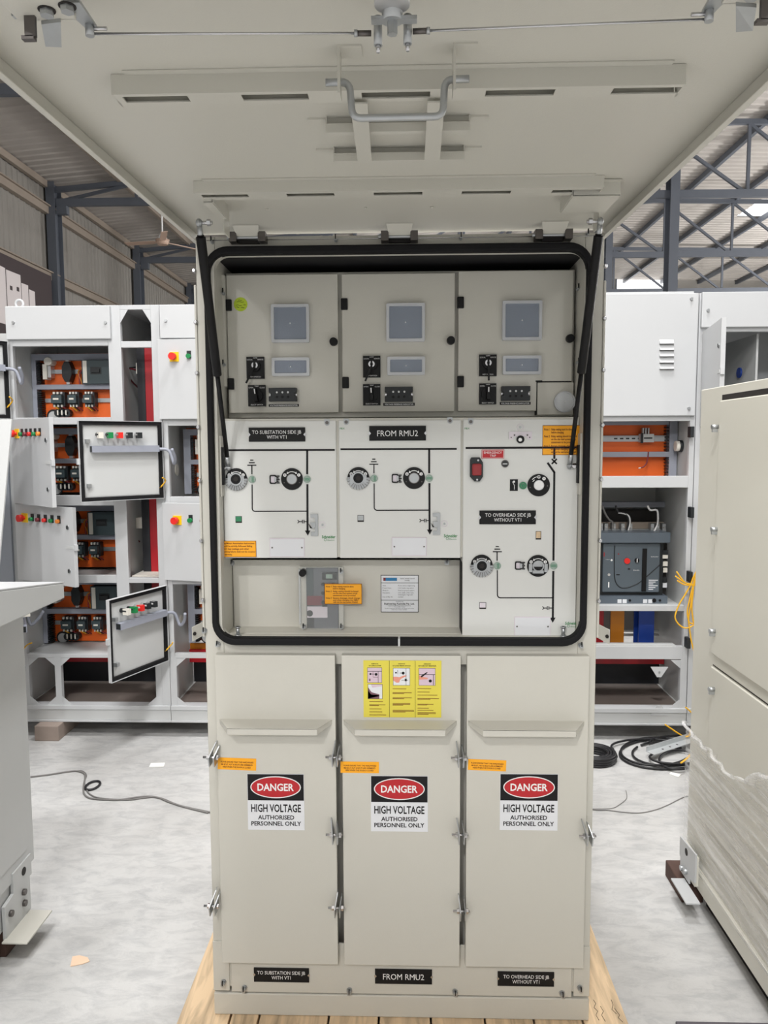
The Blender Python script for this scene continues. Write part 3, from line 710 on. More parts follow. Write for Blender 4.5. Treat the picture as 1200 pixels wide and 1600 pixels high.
def branch(L, x, ya, yb, yc, yd, yl, x2):
    L.l([(x, ya), (x, yb)], 1.7)
    pts = [(x+.3, yc), (x+.5, yd-4.5)]+[(x+.5+4.5*(1-math.cos(math.radians(a))), yd-4.5+4.5*math.sin(math.radians(a))) for a in (22, 45, 68, 90)]+[(x2, yl)]
    L.l(pts, 1.7)
def capsym(L, x, y):
    L.l([(x, y), (x-5, y)], 1.2).l([(x-5, y-2.8), (x-5, y+2.8)], 1.3).l([(x-7.5, y-2.8), (x-7.5, y+2.8)], 1.3).l([(x-7.5, y), (x-12.5, y)], 1.2).l([(x-15, y-2.5), (x-12.5, y), (x-15, y+2.5)], 1.2)
def dial(parent, px, py, kind, r=.0292):
    p = at(px, py, 'Y', YP); x, z = p.x, p.z; b = MB()
    b.disc(x, z, YP-.003, YP, r, 'black', 40)
    if kind == 'knurled':
        b.ring(x, z, YP-.006, YP-.003, r*.5, r*1.0, 'zinc', 36, 178, 362)
        for k in range(26):
            a = math.radians(176+188*k/25); c, s = math.cos(a), math.sin(a)
            b.bar((x+c*r*.62, YP-.0065, z+s*r*.62), (x+c*r*1.08, YP-.0065, z+s*r*1.08), .0011, .003, 'darkmetal' if k % 2 else 'zinc', (0, 1, 0))
        b.box(x-r*.75, x-r*.5, YP-.008, YP-.004, z-r*.5, z+r*.3, 'zinc').box(x+r*.5, x+r*.75, YP-.008, YP-.004, z-r*.5, z+r*.3, 'zinc')
        b.ring(x, z, YP-.010, YP-.003, r*.46, r*.58, 'zinc', 28); b.disc(x, z, YP-.0075, YP-.003, r*.47, 'black', 28)
        b.cyl((x, YP-.0076, z), (x, YP-.010, z), r*.24, 'gapdark', 6, smooth=False)
    elif kind == 'plain':
        b.ring(x, z, YP-.005, YP-.003, r*.44, r*.5, 'darkmetal', 28); b.disc(x, z, YP-.0045, YP-.003, r*.45, 'zinc', 28)
    elif kind == 'open':
        for s in (-1, 1): b.box(x+s*r*.55, x+s*r*.85, YP-.007, YP-.003, z-r*.55, z+r*.2, 'zinc')
        b.box(x-r*.5, x+r*.5, YP-.006, YP-.003, z-r*.68, z-r*.4, 'zinc'); b.ring(x, z, YP-.008, YP-.003, r*.42, r*.52, 'zinc', 28); b.disc(x, z, YP-.0035, YP-.003, r*.43, 'zinc', 28)
        b.poly([(x+r*.4*math.cos(math.radians(a)), z+r*.4*math.sin(math.radians(a))) for a in range(190, 351, 16)], YP-.006, YP-.0036, 'black')
    else:
        b.ring(x, z, YP-.006, YP-.003, r*.4, r*.46, 'chrome', 28); b.disc(x, z, YP-.0055, YP-.003, r*.41, 'white', 28)
    y = YP-.0034
    if kind == 'white': b.ring(x, z, y, YP-.003, r*.74, r*.8, 'white', 12, 80, 140); b.ring(x, z, y, YP-.003, r*.58, r*.64, 'white', 10, 128, 150); cs = (90, 52)
    else:
        b.ring(x, z, y, YP-.003, r*.64, r*.7, 'white', 14, 58, 122); cs = (150, 30)
        for a, s in ((58, 1), (122, -1)):
            c = math.radians(a); cx, cz = x+r*.67*math.cos(c), z+r*.67*math.sin(c)
            b.poly([(cx+s*r*.12, cz-r*.1), (cx-s*r*.06, cz-r*.08), (cx+s*r*.06, cz+r*.12)], y, YP-.003, 'white')
    for k, a in enumerate(cs):
        c = math.radians(a); cx, cz = x+r*.74*math.cos(c), z+r*.74*math.sin(c)
        b.disc(cx, cz, y, YP-.003, r*.15, 'white', 18); b.ring(cx, cz, y-.0003, y, r*.05, r*.085, 'black', 14) if k == 0 else b.box(cx-r*.02, cx+r*.02, y-.0003, y, cz-r*.08, cz+r*.08, 'black')
    for a in (205, 335):
        if kind in ('plain', 'white'): c = math.radians(a if kind == 'plain' else a-10+30*(a > 300)); b.disc(x+r*.78*math.cos(c), z+r*.78*math.sin(c), YP-.0036, YP-.003, r*.05, 'darkmetal', 8)
    return b.build('operating_dial', parent)
def indicator(parent, px, py, vert):
    p = at(px, py, 'Y', YP); b = MB(); r = .0098
    b.ring(p.x, p.z, YP-.003, YP, r*.85, r, 'paleglass', 24); b.disc(p.x, p.z, YP-.0012, YP, r*.86, 'paleglass', 24)
    if vert: b.box(p.x-.001, p.x+r*.5, YP-.0018, YP-.001, p.z-r*.68, p.z+r*.68, 'green')
    else: b.box(p.x-r*.75, p.x+r*.75, YP-.0018, YP-.001, p.z-r*.38, p.z+r*.38, 'green')
    b.disc(p.x, p.z, YP-.0032, YP-.0026, r*.86, 'clear', 24)
    return b.build('indicator_window', parent)
def catch(parent, px):
    x0, x1, z0, z1 = rc(*px, YP); b = MB(); w = x1-x0
    b.rring((x0, x0+w*.68, z0, z1), (x0+w*.1, x0+w*.58, z0+w*.12, z1-w*.12), .004, .003, YP-.004, YP, 'black'); b.box(x0+w*.12, x0+w*.56, YP-.001, YP, z0+w*.12, z1-w*.12, 'lilac')
    b.box(x0+w*.5, x0+w*.7, YP-.006, YP-.002, z0+w*.2, z1-w*.2, 'zinc')
    for k in range(5): b.box(x0+w*.7, x0+w*(.9 if k % 2 else 1), YP-.004, YP, z0+(z1-z0)*(.05+.19*k), z0+(z1-z0)*(.16+.19*k), 'black')
    return b.build('catch', parent)
def square(parent, px, m):
    x0, x1, z0, z1 = rc(*px, YP); b = MB(); b.box(x0, x1, YP-.0006, YP, z0, z1, 'gapdark').box(x0+.001, x1-.0015, YP-.0012, YP-.0006, z0+.004, z1-.001, m)
    return b.build('sight_window', parent)
def holder(parent, px):
    x0, x1, z0, z1 = rc(*px, YP); b = MB(); b.box(x0, x1, YP-.002, YP, z0, z1, 'lilac').box(x0+.002, x1-.002, YP-.0026, YP-.002, z0+.002, z1-.002, 'signwhite')
    zc = (z0*.5+z1*.5)
    for s in (x0+.007, x1-.007): b.disc(s, zc, YP-.004, YP-.002, .0022, 'darkmetal', 10)
    return b.build('label_holder', parent, bevel=.0008)
def bracket(parent, px, screw):
    x0, x1, z0, z1 = rc(*px, YP); w, h = x1-x0, z1-z0; b = MB()
    b.poly([(x0, z0), (x1, z0), (x1, z1), (x0, z1), (x0, z1-h*.16), (x0+w*.6, z1-h*.16), (x0+w*.6, z0+h*.18), (x0, z0+h*.18)], YP-.005, YP, 'zinc')
    b.poly([(x0-w*.05, z0+h*.62), (x0+w*.65, z0+h*.62), (x0+w*.65, z0+h*.38), (x0+w*.3, z0+h*.34)], YP-.009, YP-.0045, 'zinc')
    b.poly([(x0-w*.25, z0+h*.55), (x0+w*.2, z0+h*.36), (x0-w*.05, z0+h*.36)], YP-.010, YP-.004, 'black')
    p = at(*screw, 'Y', YP); b.ring(p.x, p.z, YP-.0015, YP, .0075, .0088, 'lilac', 24); b.disc(p.x, p.z, YP-.002, YP, .003, 'zinc', 12)
    return b.build('padlock_bracket', parent)
def logo(parent, px, py):
    p = at(px, py, 'Y', YP); b = MB(); b.text('Schneider', p.x-.018, p.x+.018, p.z, .008, YP-.0006, 'logo', True).text('Electric', p.x-.003, p.x+.016, p.z-.007, .004, YP-.0006, 'logo')
    b.ring(p.x-.009, p.z-.004, YP-.0006, YP, .0028, .0036, 'logo', 12)
    return b.build('maker_logo', parent)
def tabs(parent, pts):
    for px, py in pts:
        p = at(px, py, 'Y', YP); b = MB(); b.box(p.x-.007, p.x+.007, YP-.001, YP, p.z, p.z+.010, 'zinc').disc(p.x, p.z, YP-.001, YP, .007, 'zinc', 20).disc(p.x, p.z+.001, YP-.004, YP-.001, .0045, 'darkmetal', 12)
        b.build('fixing_tab', parent)
for i, (o, oy) in enumerate(((0, 0), (190.6, -1.6))):
    pn = panels[i]; L = Ln()
    L.l([(342.5+o if not i else 532, 703.5+oy), (523+o, 703+oy)], 2.9).l([(480+o, 703+oy), (480+o, 741+oy)], 3.2).l([(480.3+o, 756.5+oy), (480.6+o, 831+oy)], 3.2)
    L.tri([(476.5+o, 829+oy), (485+o, 829+oy), (481+o, 837+oy)])
    earth(L, 393.5+o, 719+oy); branch(L, 393.7+o, 727+oy, 741+oy, 757+oy, 799+oy, 798.7+oy, 480+o); capsym(L, 480+o, 815+oy)
    L.b.build('mimic_diagram', pn)
    dial(pn, 369.5+o, 748.5+oy, 'knurled'); dial(pn, 456.3+o, 748.5+oy, 'plain'); indicator(pn, 394+o, 749+oy, True); indicator(pn, 480+o, 748.7+oy, False)
    catch(pn, (421.5+o, 742+oy, 437+o, 756+oy)); square(pn, (368+o, 806.5+oy, 378+o, 817+oy), 'green' if not i else 'zinc'); holder(pn, (421.5+o, 841+oy, 476+o, 870+oy))
    bracket(pn, (485.7+o, 803+oy, 497+o, 837+oy), (504+o, 820+oy)); logo(pn, 513.5+o, 841+oy)
    if not i: engraved(pn, (389, 668, 477, 690), YP, T_SUB); tabs(pn, [(511, 661)])
    else: engraved(pn, (577, 665.5, 665.5, 688.5), YP, T_RMU); tabs(pn, [(541, 660), (703, 658)])
strip_label(panels[0], (344.5, 845, 400.5, 870.5), YP, T_AUTO, 0, 'instruction_label', border=True)
for pn, px, py in ((panels[1], 531, 671), (panels[2], 726, 671)):
    p = at(px, py, 'Y', YP); MB().text('FBX', p.x, p.x+.013, p.z, .005, YP-.0006, 'logo').build('type_mark', pn)
pn = panels[2]; L = Ln()
L.l([(727.5, 700), (908, 699)], 3.2).l([(866, 700), (866, 717)], 3.2).l([(862, 717), (870, 725)], 2.4).l([(870, 717), (862, 725)], 2.4)
L.l([(855.5, 723), (866, 738), (864.7, 876)], 3.2).l([(864.5, 892), (863.7, 966)], 3.2); L.tri([(859, 965), (868, 965), (863.5, 973)])
earth(L, 777, 854); branch(L, 776.7, 862, 876, 891, 934, 934, 864); capsym(L, 862.5, 950)
L.b.build('mimic_diagram', pn)
dial(pn, 752.5, 883.5, 'knurled'); dial(pn, 840.5, 884, 'open'); dial(pn, 841.5, 758, 'white', .0296)
indicator(pn, 777, 884, True); indicator(pn, 865, 884, False); catch(pn, (804.5, 877, 820, 890))
square(pn, (837, 830, 845.5, 843), 'timber'); square(pn, (749, 941, 759.5, 951.5), 'lilac'); holder(pn, (803.5, 963.5, 860, 993.5))
logo(pn, 893.5, 976); tabs(pn, [(735.5, 659.5)]); engraved(pn, (749, 797.5, 837, 819), YP, T_OVH)
strip_label(pn, (847.5, 664.5, 907, 711), YP, T_NOTE, 0, 'instruction_label', border=True)
x0, x1, z0, z1 = rc(752.5, 702.5, 787.5, 716.5, YP); w, h = x1-x0, z1-z0; e = .0013
b = MB(); b.box(x0, x1, YP-.002, YP, z0, z1, 'signred')
for q in ((x0+e, x1-e, z0+e, z0+2*e*.8), (x0+e, x1-e, z1-2*e*.8, z1-e), (x0+e, x0+2*e*.8, z0+e, z1-e), (x1-2*e*.8, x1-e, z0+e, z1-e)): b.box(q[0], q[1], YP-.0023, YP-.002, q[2], q[3], 'white')
b.text('EMERGENCY', x0+w*.1, x1-w*.1, z0+h*.55, h*.24, YP-.0024, 'white').text('TRIP', x0+w*.36, x1-w*.36, z0+h*.2, h*.24, YP-.0024, 'white').build('warning_plate', pn)
x0, x1, z0, z1 = rc(734, 714.5, 754, 752, YP); w, h = x1-x0, z1-z0
b = MB(); b.poly([(x0+w*.35, z0), (x0+w*.75, z0), (x1, z0+h*.2), (x1, z1-h*.22), (x1-w*.25, z1), (x0+w*.1, z1), (x0, z1-h*.1), (x0, z0+h*.2)], YP-.012, YP, 'devblack')
b.disc(x0+w*.55, z0+h*.08, YP-.0135, YP-.012, .003, 'chrome', 12).disc(x0+w*.62, z1-h*.12, YP-.0135, YP-.012, .003, 'chrome', 12)
tb = b.build('trip_button', pn, bevel=.001)
MB().box(x0+w*.14, x1-w*.12, YP-.02, YP-.011, z0+h*.25, z0+h*.74, 'darkred').build('red_push_pad', tb, bevel=.004)
p = at(789, 724.5, 'Y', YP); MB().ring(p.x, p.z, YP-.003, YP, .008, .010, 'darkmetal', 24).disc(p.x, p.z, YP-.002, YP, .0082, 'devblack', 24).box(p.x-.006, p.x+.006, YP-.0025, YP-.002, p.z-.002, p.z+.001, 'silverbtn').build('state_window', pn)
x0, x1, z0, z1 = rc(796.7, 749, 809, 767, YP); w, h = x1-x0, z1-z0
b = MB(); b.box(x0, x1, YP-.0015, YP, z0, z1, 'black'); b.tube([(x0+w*.55, YP-.0018, z0+h*.12), (x0+w*.55, YP-.0018, z0+h*.5), (x0+w*.3, YP-.0018, z0+h*.8)], .0008, 'white', 5); b.disc(x0+w*.5, z0+h*.8, YP-.002, YP-.0015, .003, 'white', 14); b.build('open_symbol', pn)
p = at(817, 758.5, 'Y', YP); MB().disc(p.x, p.z, YP-.004, YP, .0102, 'paleglass', 24).ring(p.x, p.z, YP-.006, YP-.004, .006, .0095, 'green', 24).disc(p.x, p.z, YP-.007, YP-.004, .0045, 'green', 20).build('green_push_button', pn)
x0, x1, z0, z1 = rc(795, 674.5, 831, 686.5, YP); w, h = x1-x0, z1-z0
b = MB(); b.poly([(x0, z0), (x0+w*.2, z0), (x0+w*.2, z0+h*.35), (x1-w*.2, z0+h*.35), (x1-w*.2, z0), (x1, z0), (x1, z1), (x0, z1)], YP-.002, YP, 'lilac')
for u in (.1, .9): b.disc(x0+w*u, z0+h*.25, YP-.003, YP-.002, .0018, 'darkmetal', 8)
for u in (.24, .8): b.disc(x0+w*u, z0+h*.55, YP-.004, YP-.002, .0022, 'darkmetal', 8)
xc = x0+w*.5; b.disc(xc, z0, YP-.005, YP, .0102, 'black', 24).disc(xc-.001, z0-.001, YP-.006, YP-.004, .0048, 'white', 18)
p = at(813, 667.5, 'Y', YP); b.ring(p.x, p.z, YP-.0015, YP, .0076, .0088, 'lilac', 24).disc(p.x, p.z, YP-.002, YP, .003, 'zinc', 12)
b.build('key_interlock', pn)

# beige lower panel with the fault indicator behind its window
YL = .115
x0, _, z0, z1 = rc(345, 875, 720, 1000, YL); x1 = at(721.5, 935, 'Y', YP).x
lp = MB().box(OX0+.002, x1, YL, YL+.02, OZ0, z1, 'beige').build('lower_panel', cab, bevel=.001)
MB().box(x1, x1+.005, YP+.006, YL, OZ0, at(700, 873, 'Y', YL).z, 'matt_black').build('panel_seam', lp)
for px, py in ((363, 880), (698, 879)): thumb(px, py, YL, lp, .006)
x0, x1, z0, z1 = rc(468, 885, 537, 985, YL)
fi = MB().box(x0, x1, YL-.012, YL, z0, z1, 'beige').box(x0, x0+.006, YL-.018, YL-.01, z0+.02, z1-.005, 'rowgrey').build('fault_indicator', lp, bevel=.002)
a0, a1, c0, c1 = rc(479, 887, 529, 984, YL-.013); w, h = a1-a0, c1-c0
b = MB(); y = YL-.014
b.box(a0, a1, y, YL-.011, c0, c1, 'devblack').box(a0+w*.23, a1-.002, y-.001, y, c0+h*.02, c1-h*.01, 'modulegrey').box(a0, a0+w*.22, y-.001, y, c0+h*.35, c0+h*.98, 'devteal')
b.box(a0+w*.5, a1-w*.03, y-.005, y, c0+h*.81, c0+h*.93, 'black').box(a0+w*.62, a1-w*.18, y-.006, y-.004, c0+h*.835, c0+h*.9, 'paleglass')
b.box(a0+w*.02, a0+w*.5, y-.002, y, c0+h*.4, c0+h*.55, 'btnmaroon').box(a0+w*.02, a0+w*.65, y-.0025, y-.0015, c0+h*.2, c0+h*.38, 'lilac').disc(a0+w*.1, c0+h*.27, y-.0035, y-.002, w*.1, 'devblack', 16)
for v in (.74, .6, .45): b.disc(a0+w*.52, c0+h*v, y-.006, y, w*.055, 'black', 14); b.disc(a0+w*.84, c0+h*v, y-.006, y, w*.055, 'black', 14)
b.box(a0+w*.5, a0+w*.65, y-.005, y, c0+h*.38, c0+h*.42, 'black')
b.build('display_module', fi)
MB().box(x0+.004, x1+.004, YL-.026, YL-.023, z0-.004, z1+.003, 'clear').build('clear_cover', fi, bevel=.001)
p = at(473, 895, 'Y', YL-.03); MB().disc(p.x, p.z, YL-.04, YL-.012, .0098, 'black', 24).build('knob', fi, bevel=.001)
for px, py in ((533, 893), (475, 979), (533.5, 979)): thumb(px, py, YL-.026, fi, .0055)
strip_label(lp, (507, 912, 565.5, 944), YL-.0265, T_NOTE, 0, 'instruction_label', border=True)
x0, x1, z0, z1 = rc(595, 898.5, 654, 956.5, YL); w, h = x1-x0, z1-z0; y = YL-.0012
b = MB(); b.box(x0, x1, y, YL, z0, z1, 'ink').box(x0+.0016, x1-.0016, y-.0003, y, z0+.0016, z1-.0016, 'signwhite')
for v in (.79, .325): b.box(x0, x1, y-.0006, y-.0003, z0+h*v-.0006, z0+h*v+.0006, 'ink')
b.box(x0+w*.07, x0+w*.13, y-.0006, y-.0003, z0+h*.845, z0+h*.93, 'btnmaroon').box(x0+w*.13, x0+w*.43, y-.0006, y-.0003, z0+h*.845, z0+h*.93, 'bluelogo')
for s, a, c, v, ch in (('RING MAIN UNIT', .52, .9, .89, .035), ('PANEL', .64, .77, .84, .035), ('Client', .05, .14, .705, .03), ('Project Name', .05, .28, .64, .03), ('Made In', .05, .2, .575, .03), ('Description', .05, .24, .51, .03), ('Date of Mfg / SN', .05, .31, .4, .03),
        ('Power station engineering', .46, .9, .705, .03), ('11kV Cable ring switch', .46, .87, .64, .03), ('Panel on ground support', .46, .89, .575, .03), ('11kV, 630A, 3 Ph 3 wire', .46, .87, .51, .03), ('Switchgear ring main', .46, .85, .46, .03), ('number', .46, .6, .4, .03),
        ('Supplied by', .4, .6, .275, .028), ('Engineering Australia Pty. Ltd.', .09, .89, .21, .045), ('Engineering Building Systems Address Rd', .2, .79, .165, .025), ('Australia 3000', .36, .64, .13, .025), ('Tel: for enquiries see www and please call service', .1, .88, .095, .022), ('email and contact number', .28, .7, .06, .022)):
    b.text(s, x0+w*a, x0+w*c, z0+h*v, h*ch, y-.0006, 'ink', ch > .04)
b.build('rating_plate', lp)
# zinc stop posts on the bottom of the opening
for px, py0, py1 in ((372, 979, 995), (880, 979, 997)):
    p, q = at(px, py1, 'Y', .012), at(px, py0, 'Y', .012)
    MB().cyl((p.x, .012, OZ0), (p.x, .012, q.z), .005, 'zinc', 14).cyl((p.x, .012, OZ0), (p.x, .012, OZ0+.004), .009, 'zinc', 16).cyl((p.x, .012, q.z-.003), (p.x, .012, q.z), .008, 'zinc', 16).build('stop_post', cab)

# ------------------------------------------------------------------ gas struts
for sx, up, mid, lo, bx_ in ((-1, (311, 348), (339, 578), (357, 731), (337, 735)), (1, (938, 346), (906, 570), (890, 728), (908, 735))):
    U = at(*up, 'Z', 2.205); Lw = at(*lo, 'Y', .018)
    k = .58; Mi = U.lerp(Lw, k); d = (Lw-U).normalized(); U2 = U+d*.03
    g = MB().cyl(U2, Mi, .0108, 'black', 20).cyl(U2-d*.004, U2, .008, 'black', 16).build('gas_strut', cab, bevel=.002)
    MB().cyl(Mi-d*.002, Lw-d*.03, .0058, 'black', 14).build('piston_rod', g)
    for e, dd, r in ((U, d, .0075), (Lw, -d, .0072)):
        b = MB(); b.cyl(e+dd*.006, e+dd*.034, .0062, 'zinc', 14)
        for i in range(5):
            a0, a1 = math.radians(-90+36*i), math.radians(-54+36*i)
            b.cyl(e+Vector((r*math.sin(a0), 0, 0)), e+Vector((r*math.sin(a1), 0, 0)), max(r*math.cos(a0)*1.25, .0008), 'zinc', 14, max(r*math.cos(a1)*1.25, .0008))
        x2 = e.x-sx*.03 if e is U else e.x+sx*.02
        b.cyl(e, (x2, e.y, e.z), .004, 'chrome', 10); s_ = 1 if e is U else -1
        b.cyl((x2+sx*s_*.012, e.y, e.z), (x2+sx*s_*.004, e.y, e.z), .0075, 'chrome', 6, smooth=False)
        b.build('ball_joint', g)
    xw = OX0 if sx < 0 else OX1
    b = MB(); zz = Lw.z
    b.box(xw, xw-sx*.004, -.002, .045, zz-.075, zz+.085, 'beige').box(xw-sx*.004, xw-sx*.0085, .002, .02, zz-.045, zz+.055, 'black')
    b.build('strut_bracket', g, bevel=.001)

# ------------------------------------------------------------------ raised lid
def lz(y): return 2.262+.026*y
def L(px, py, dz=0.):
    d = ray(px, py); t = (2.262+dz+.026*CP.y-CP.z)/(d.z-.026*d.y); return CP+d*t
YO = -1.20; YH = .05; LW = .530
def lidpt(x, y, dz): return (x, y, lz(y)+dz)
def lbox(b, x0, x1, y0, y1, d0, d1, m):
    return b.hexa([lidpt(x0, y0, d0), lidpt(x1, y0, d0), lidpt(x1, y1, d0), lidpt(x0, y1, d0)], [lidpt(x0, y0, d1), lidpt(x1, y0, d1), lidpt(x1, y1, d1), lidpt(x0, y1, d1)], m)
b = MB(); lbox(b, -LW, LW, YO, YH, 0, .003, 'beige')
for s in (-1, 1): lbox(b, s*LW, s*(LW-.003), YO, YH-.01, -.028, .0, 'beige'); lbox(b, s*LW, s*(LW-.012), YO, YH-.01, -.028, -.025, 'beige')
lbox(b, -LW, LW, YO, YO+.003, -.028, 0, 'beige'); lbox(b, -LW, LW, YO, YO+.012, -.028, -.025, 'beige')
lid = b.build('lid', cab, bevel=.0015)
def stiffener(xa, xb, y0, y1, s0, s1, dz, slots):
    # folded channel under the lid, long slots in its lower flange
    b = MB(); t = .002
    lbox(b, xa, xb, y0-t, y0, dz, -.0005, 'beige'); lbox(b, xa+.003, xb-.003, y1, y1+t, dz+.003, -.0005, 'beige')
    lbox(b, xa, xa+t, y0, y1, dz, -.0005, 'beige'); lbox(b, xb-t, xb, y0, y1, dz, -.0005, 'beige')
    lbox(b, xa, xb, y0, s0, dz, dz+t, 'beige'); lbox(b, xa, xb, s1, y1, dz, dz+t, 'beige')
    e = xa
    for u0, u1 in slots+[(xb, xb)]:
        if u0 > e: lbox(b, e, u0, s0, s1, dz, dz+t, 'beige')
        e = u1
    lbox(b, xa+.02, xb-.02, y0-.014, y0-t, -.0018, -.0003, 'beige')
    return b.build('stiffener', lid)
dz = -.028; Yc = lambda py: L(618, py, dz).y
sl = [(L(px0, 148, dz).x, L(px1, 148, dz).x) for px0, px1 in ((187, 291), (376, 481), (565, 672), (758, 865), (953, 1061))]
stiffener(L(167, 140, dz).x, L(1080, 122, dz).x, Yc(141), Yc(158.5), Yc(144), Yc(153.5), dz, sl)
dz = -.024
sl = [(L(px0, 303, dz).x, L(px1, 303, dz).x) for px0, px1 in ((312, 386), (447, 522), (584, 660), (721, 797), (860, 936))]
stiffener(L(301, 300, dz).x, L(948, 288, dz).x, Yc(297.5), Yc(309), Yc(300.5), Yc(305.3), dz, sl)
# cranked handle bar hanging from two eye plates
yh = L(625, 122, -.035).y
H = lambda px, py: tuple(at(px, py, 'Y', yh))
def crank(pts, r, n=5):
    out = [Vector(pts[0])]
    for a, p, c in zip(pts, pts[1:], pts[2:]):
        a, p, c = Vector(a), Vector(p), Vector(c); u = p+(a-p).normalized()*r; w = p+(c-p).normalized()*r
        for i in range(n+1):
            t_ = i/n; out.append(u*(1-t_)**2+p*2*t_*(1-t_)+w*t_*t_)
    return out+[Vector(pts[-1])]
MB().tube(crank([H(509, 129), H(546, 128), H(551, 185), H(692, 182), H(695, 124.5), H(733, 123)], .012), .0048, 'zinc', 12).build('handle_bar', lid)
for px, py in ((531, 128), (709, 124)):
    p = Vector(H(px, py)); x = p.x
    MB().box(x-.0015, x+.0015, yh-.02, yh+.012, p.z-.022, lz(yh)-.0, 'beige').box(x-.0015, x+.03, yh-.02, yh+.012, lz(yh)-.003, lz(yh), 'beige').build('eye_plate', lid)
# document holder: two straps over two folded troughs
for (xa, xb, y0), (xc, xd, y1) in (((547, 574, 160), (559, 581, 252)), ((668, 695, 158), (663, 687, 250))):
    a = [L(xa, y0, -.034), L(xb, y0, -.034), L(xd, y1, -.03), L(xc, y1, -.03)]
    MB().hexa([p-Vector((0, 0, .002)) for p in a], a, 'beige').build('strap', lid)
for px0, px1, e0, e1, y0, y1 in ((504, 738, 482, 762, 183, 206), (517, 729, 495, 751, 231, 251)):
    A, B = L(px0, y0+6, -.025), L(px1, y0+4, -.025); E0, E1 = L(e0, y0+4), L(e1, y0+2); y_a = L(620, y0).y; y_b = L(620, y1, -.026).y
    b = MB(); lbox(b, A.x, B.x, y_a, y_a+.002, -.026, 0, 'beige'); lbox(b, A.x, B.x, y_a, y_b, -.026, -.024, 'beige'); lbox(b, A.x, B.x, y_b-.002, y_b, -.026, -.012, 'beige')
    lbox(b, E0.x, A.x, y_a-.004, y_a+.022, -.003, 0, 'beige'); lbox(b, B.x, E1.x, y_a-.004, y_a+.022, -.003, 0, 'beige'); lbox(b, A.x, A.x+.002, y_a-.004, y_b, -.026, 0, 'beige'); lbox(b, B.x-.002, B.x, y_a-.004, y_b, -.026, 0, 'beige')
    b.build('trough', lid)
# strut plates
for s, px, py in ((-1, 337, 330), (1, 904, 324)):
    p0, p1 = (L(318, 316, -.03), L(354, 341, -.03)) if s < 0 else (L(895, 306, -.03), L(945, 331, -.03))
    b = MB(); lbox(b, p0.x, p1.x, p0.y, p1.y, -.032, -.029, 'beige')
    xi = p1.x if s < 0 else p0.x
    lbox(b, xi-.0015, xi+.0015, p0.y, p1.y, -.03, 0, 'beige'); lbox(b, p0.x, p1.x, p0.y-.012, p0.y, -.004, -.001, 'beige'); lbox(b, p0.x, p1.x, p0.y, p0.y+.002, -.03, 0, 'beige')
    xo = p0.x+.012 if s < 0 else p1.x-.012
    lbox(b, xo-.001, xo+.002, p1.y-.002, p1.y+.05, -.062, 0, 'beige')
    b.build('strut_plate', lid)
for px, py in ((417, 326), (571, 324), (675, 323)):
    p = L(px, py); MB().cyl(p, p-Vector((0, 0, .004)), .004, 'beige', 10, .003).build('weld_stud', lid)
# locking gear: corner latches, centre cam and the two pull rods
def latch(s, px0, px1, pyb, rod_px):
    b = MB(); dz = -.04
    p0, p1 = L(px0, pyb, dz), L(px1, pyb, dz); xa, xb = min(p0.x, p1.x), max(p0.x, p1.x); yb = max(p0.y, p1.y); yt = yb-.075
    lbox(b, xa, xb, yt, yb, dz, dz+.003, 'beige'); lbox(b, xa, xb, yb-.003, yb, dz, 0, 'beige')
    o = b.build('corner_latch', lid, bevel=.001)
    b = MB()
    for q in (((73, 15), (105, 9)) if s < 0 else ((1175, -12), (1143, -17))):
        q = L(*q, dz); x, y = q.x, q.y
        b.cyl(lidpt(x, y, dz-.007), lidpt(x, y, dz), .0075, 'zinc', 6, smooth=False).cyl(lidpt(x, y, dz-.0012), lidpt(x, y, dz), .0095, 'gapdark', 16)
    xo = xa if s < 0 else xb; xi = xb if s < 0 else xa
    lbox(b, xo-.006, xo+.028 if s < 0 else xo+.006, yb-.004, yb+.004, dz+.004, dz+.012, 'zinc')
    x2 = xa+.6*(xb-xa) if s < 0 else xb-.6*(xb-xa)
    o4 = [v*-s for v in (-.014, .010, -.004, -.022)]
    b.hexa([lidpt(x2+o4[0], yb, dz-.004), lidpt(x2+o4[1], yb-.004, dz-.004), lidpt(x2+o4[2], yb+.028, dz-.016), lidpt(x2+o4[3], yb+.026, dz-.016)],
           [lidpt(x2+o4[0], yb, dz), lidpt(x2+o4[1], yb-.004, dz), lidpt(x2+o4[2], yb+.028, dz-.012), lidpt(x2+o4[3], yb+.026, dz-.012)], 'zinc')
    lbox(b, xa+.02, xb-.004, yb+.001, yb+.007, dz+.004, dz+.013, 'zinc')
    xn_ = xa+.27*(xb-xa) if s < 0 else xb-.27*(xb-xa)
    lbox(b, xn_-.006, xn_+.006, yb-.012, yb-.007, dz-.022, dz+.004, 'darkmetal'); lbox(b, xn_-.010, xn_+.004, yb-.012, yb-.004, dz-.025, dz-.021, 'darkmetal')
    b.build('latch_cam', o)
    R_ = L(*rod_px, dz)
    b = MB(); b.hexa([lidpt(xi-.012, yb-.02, dz+.008), lidpt(xi+.012, yb-.02, dz+.008), lidpt(R_.x+.007, R_.y+.004, dz+.003), lidpt(R_.x-.007, R_.y+.004, dz+.003)], [lidpt(xi-.012, yb-.02, dz+.012), lidpt(xi+.012, yb-.02, dz+.012), lidpt(R_.x+.007, R_.y+.004, dz+.006), lidpt(R_.x-.007, R_.y+.004, dz+.006)], 'zinc')
    b.cyl(R_+Vector((0, 0, .006)), R_-Vector((0, 0, .008)), .005, 'zinc', 14)
    b.cyl(R_, R_+Vector((-s*.02, 0, 0)), .0022, 'chrome', 8)
    b.build('link_plate', o)
    return R_
RL = latch(-1, 27, 120, 31, (140, 45)); RR = latch(1, 1215, 1128, 5, (1108, 22))
ym = (RL.y+RR.y)/2; zc = -.04
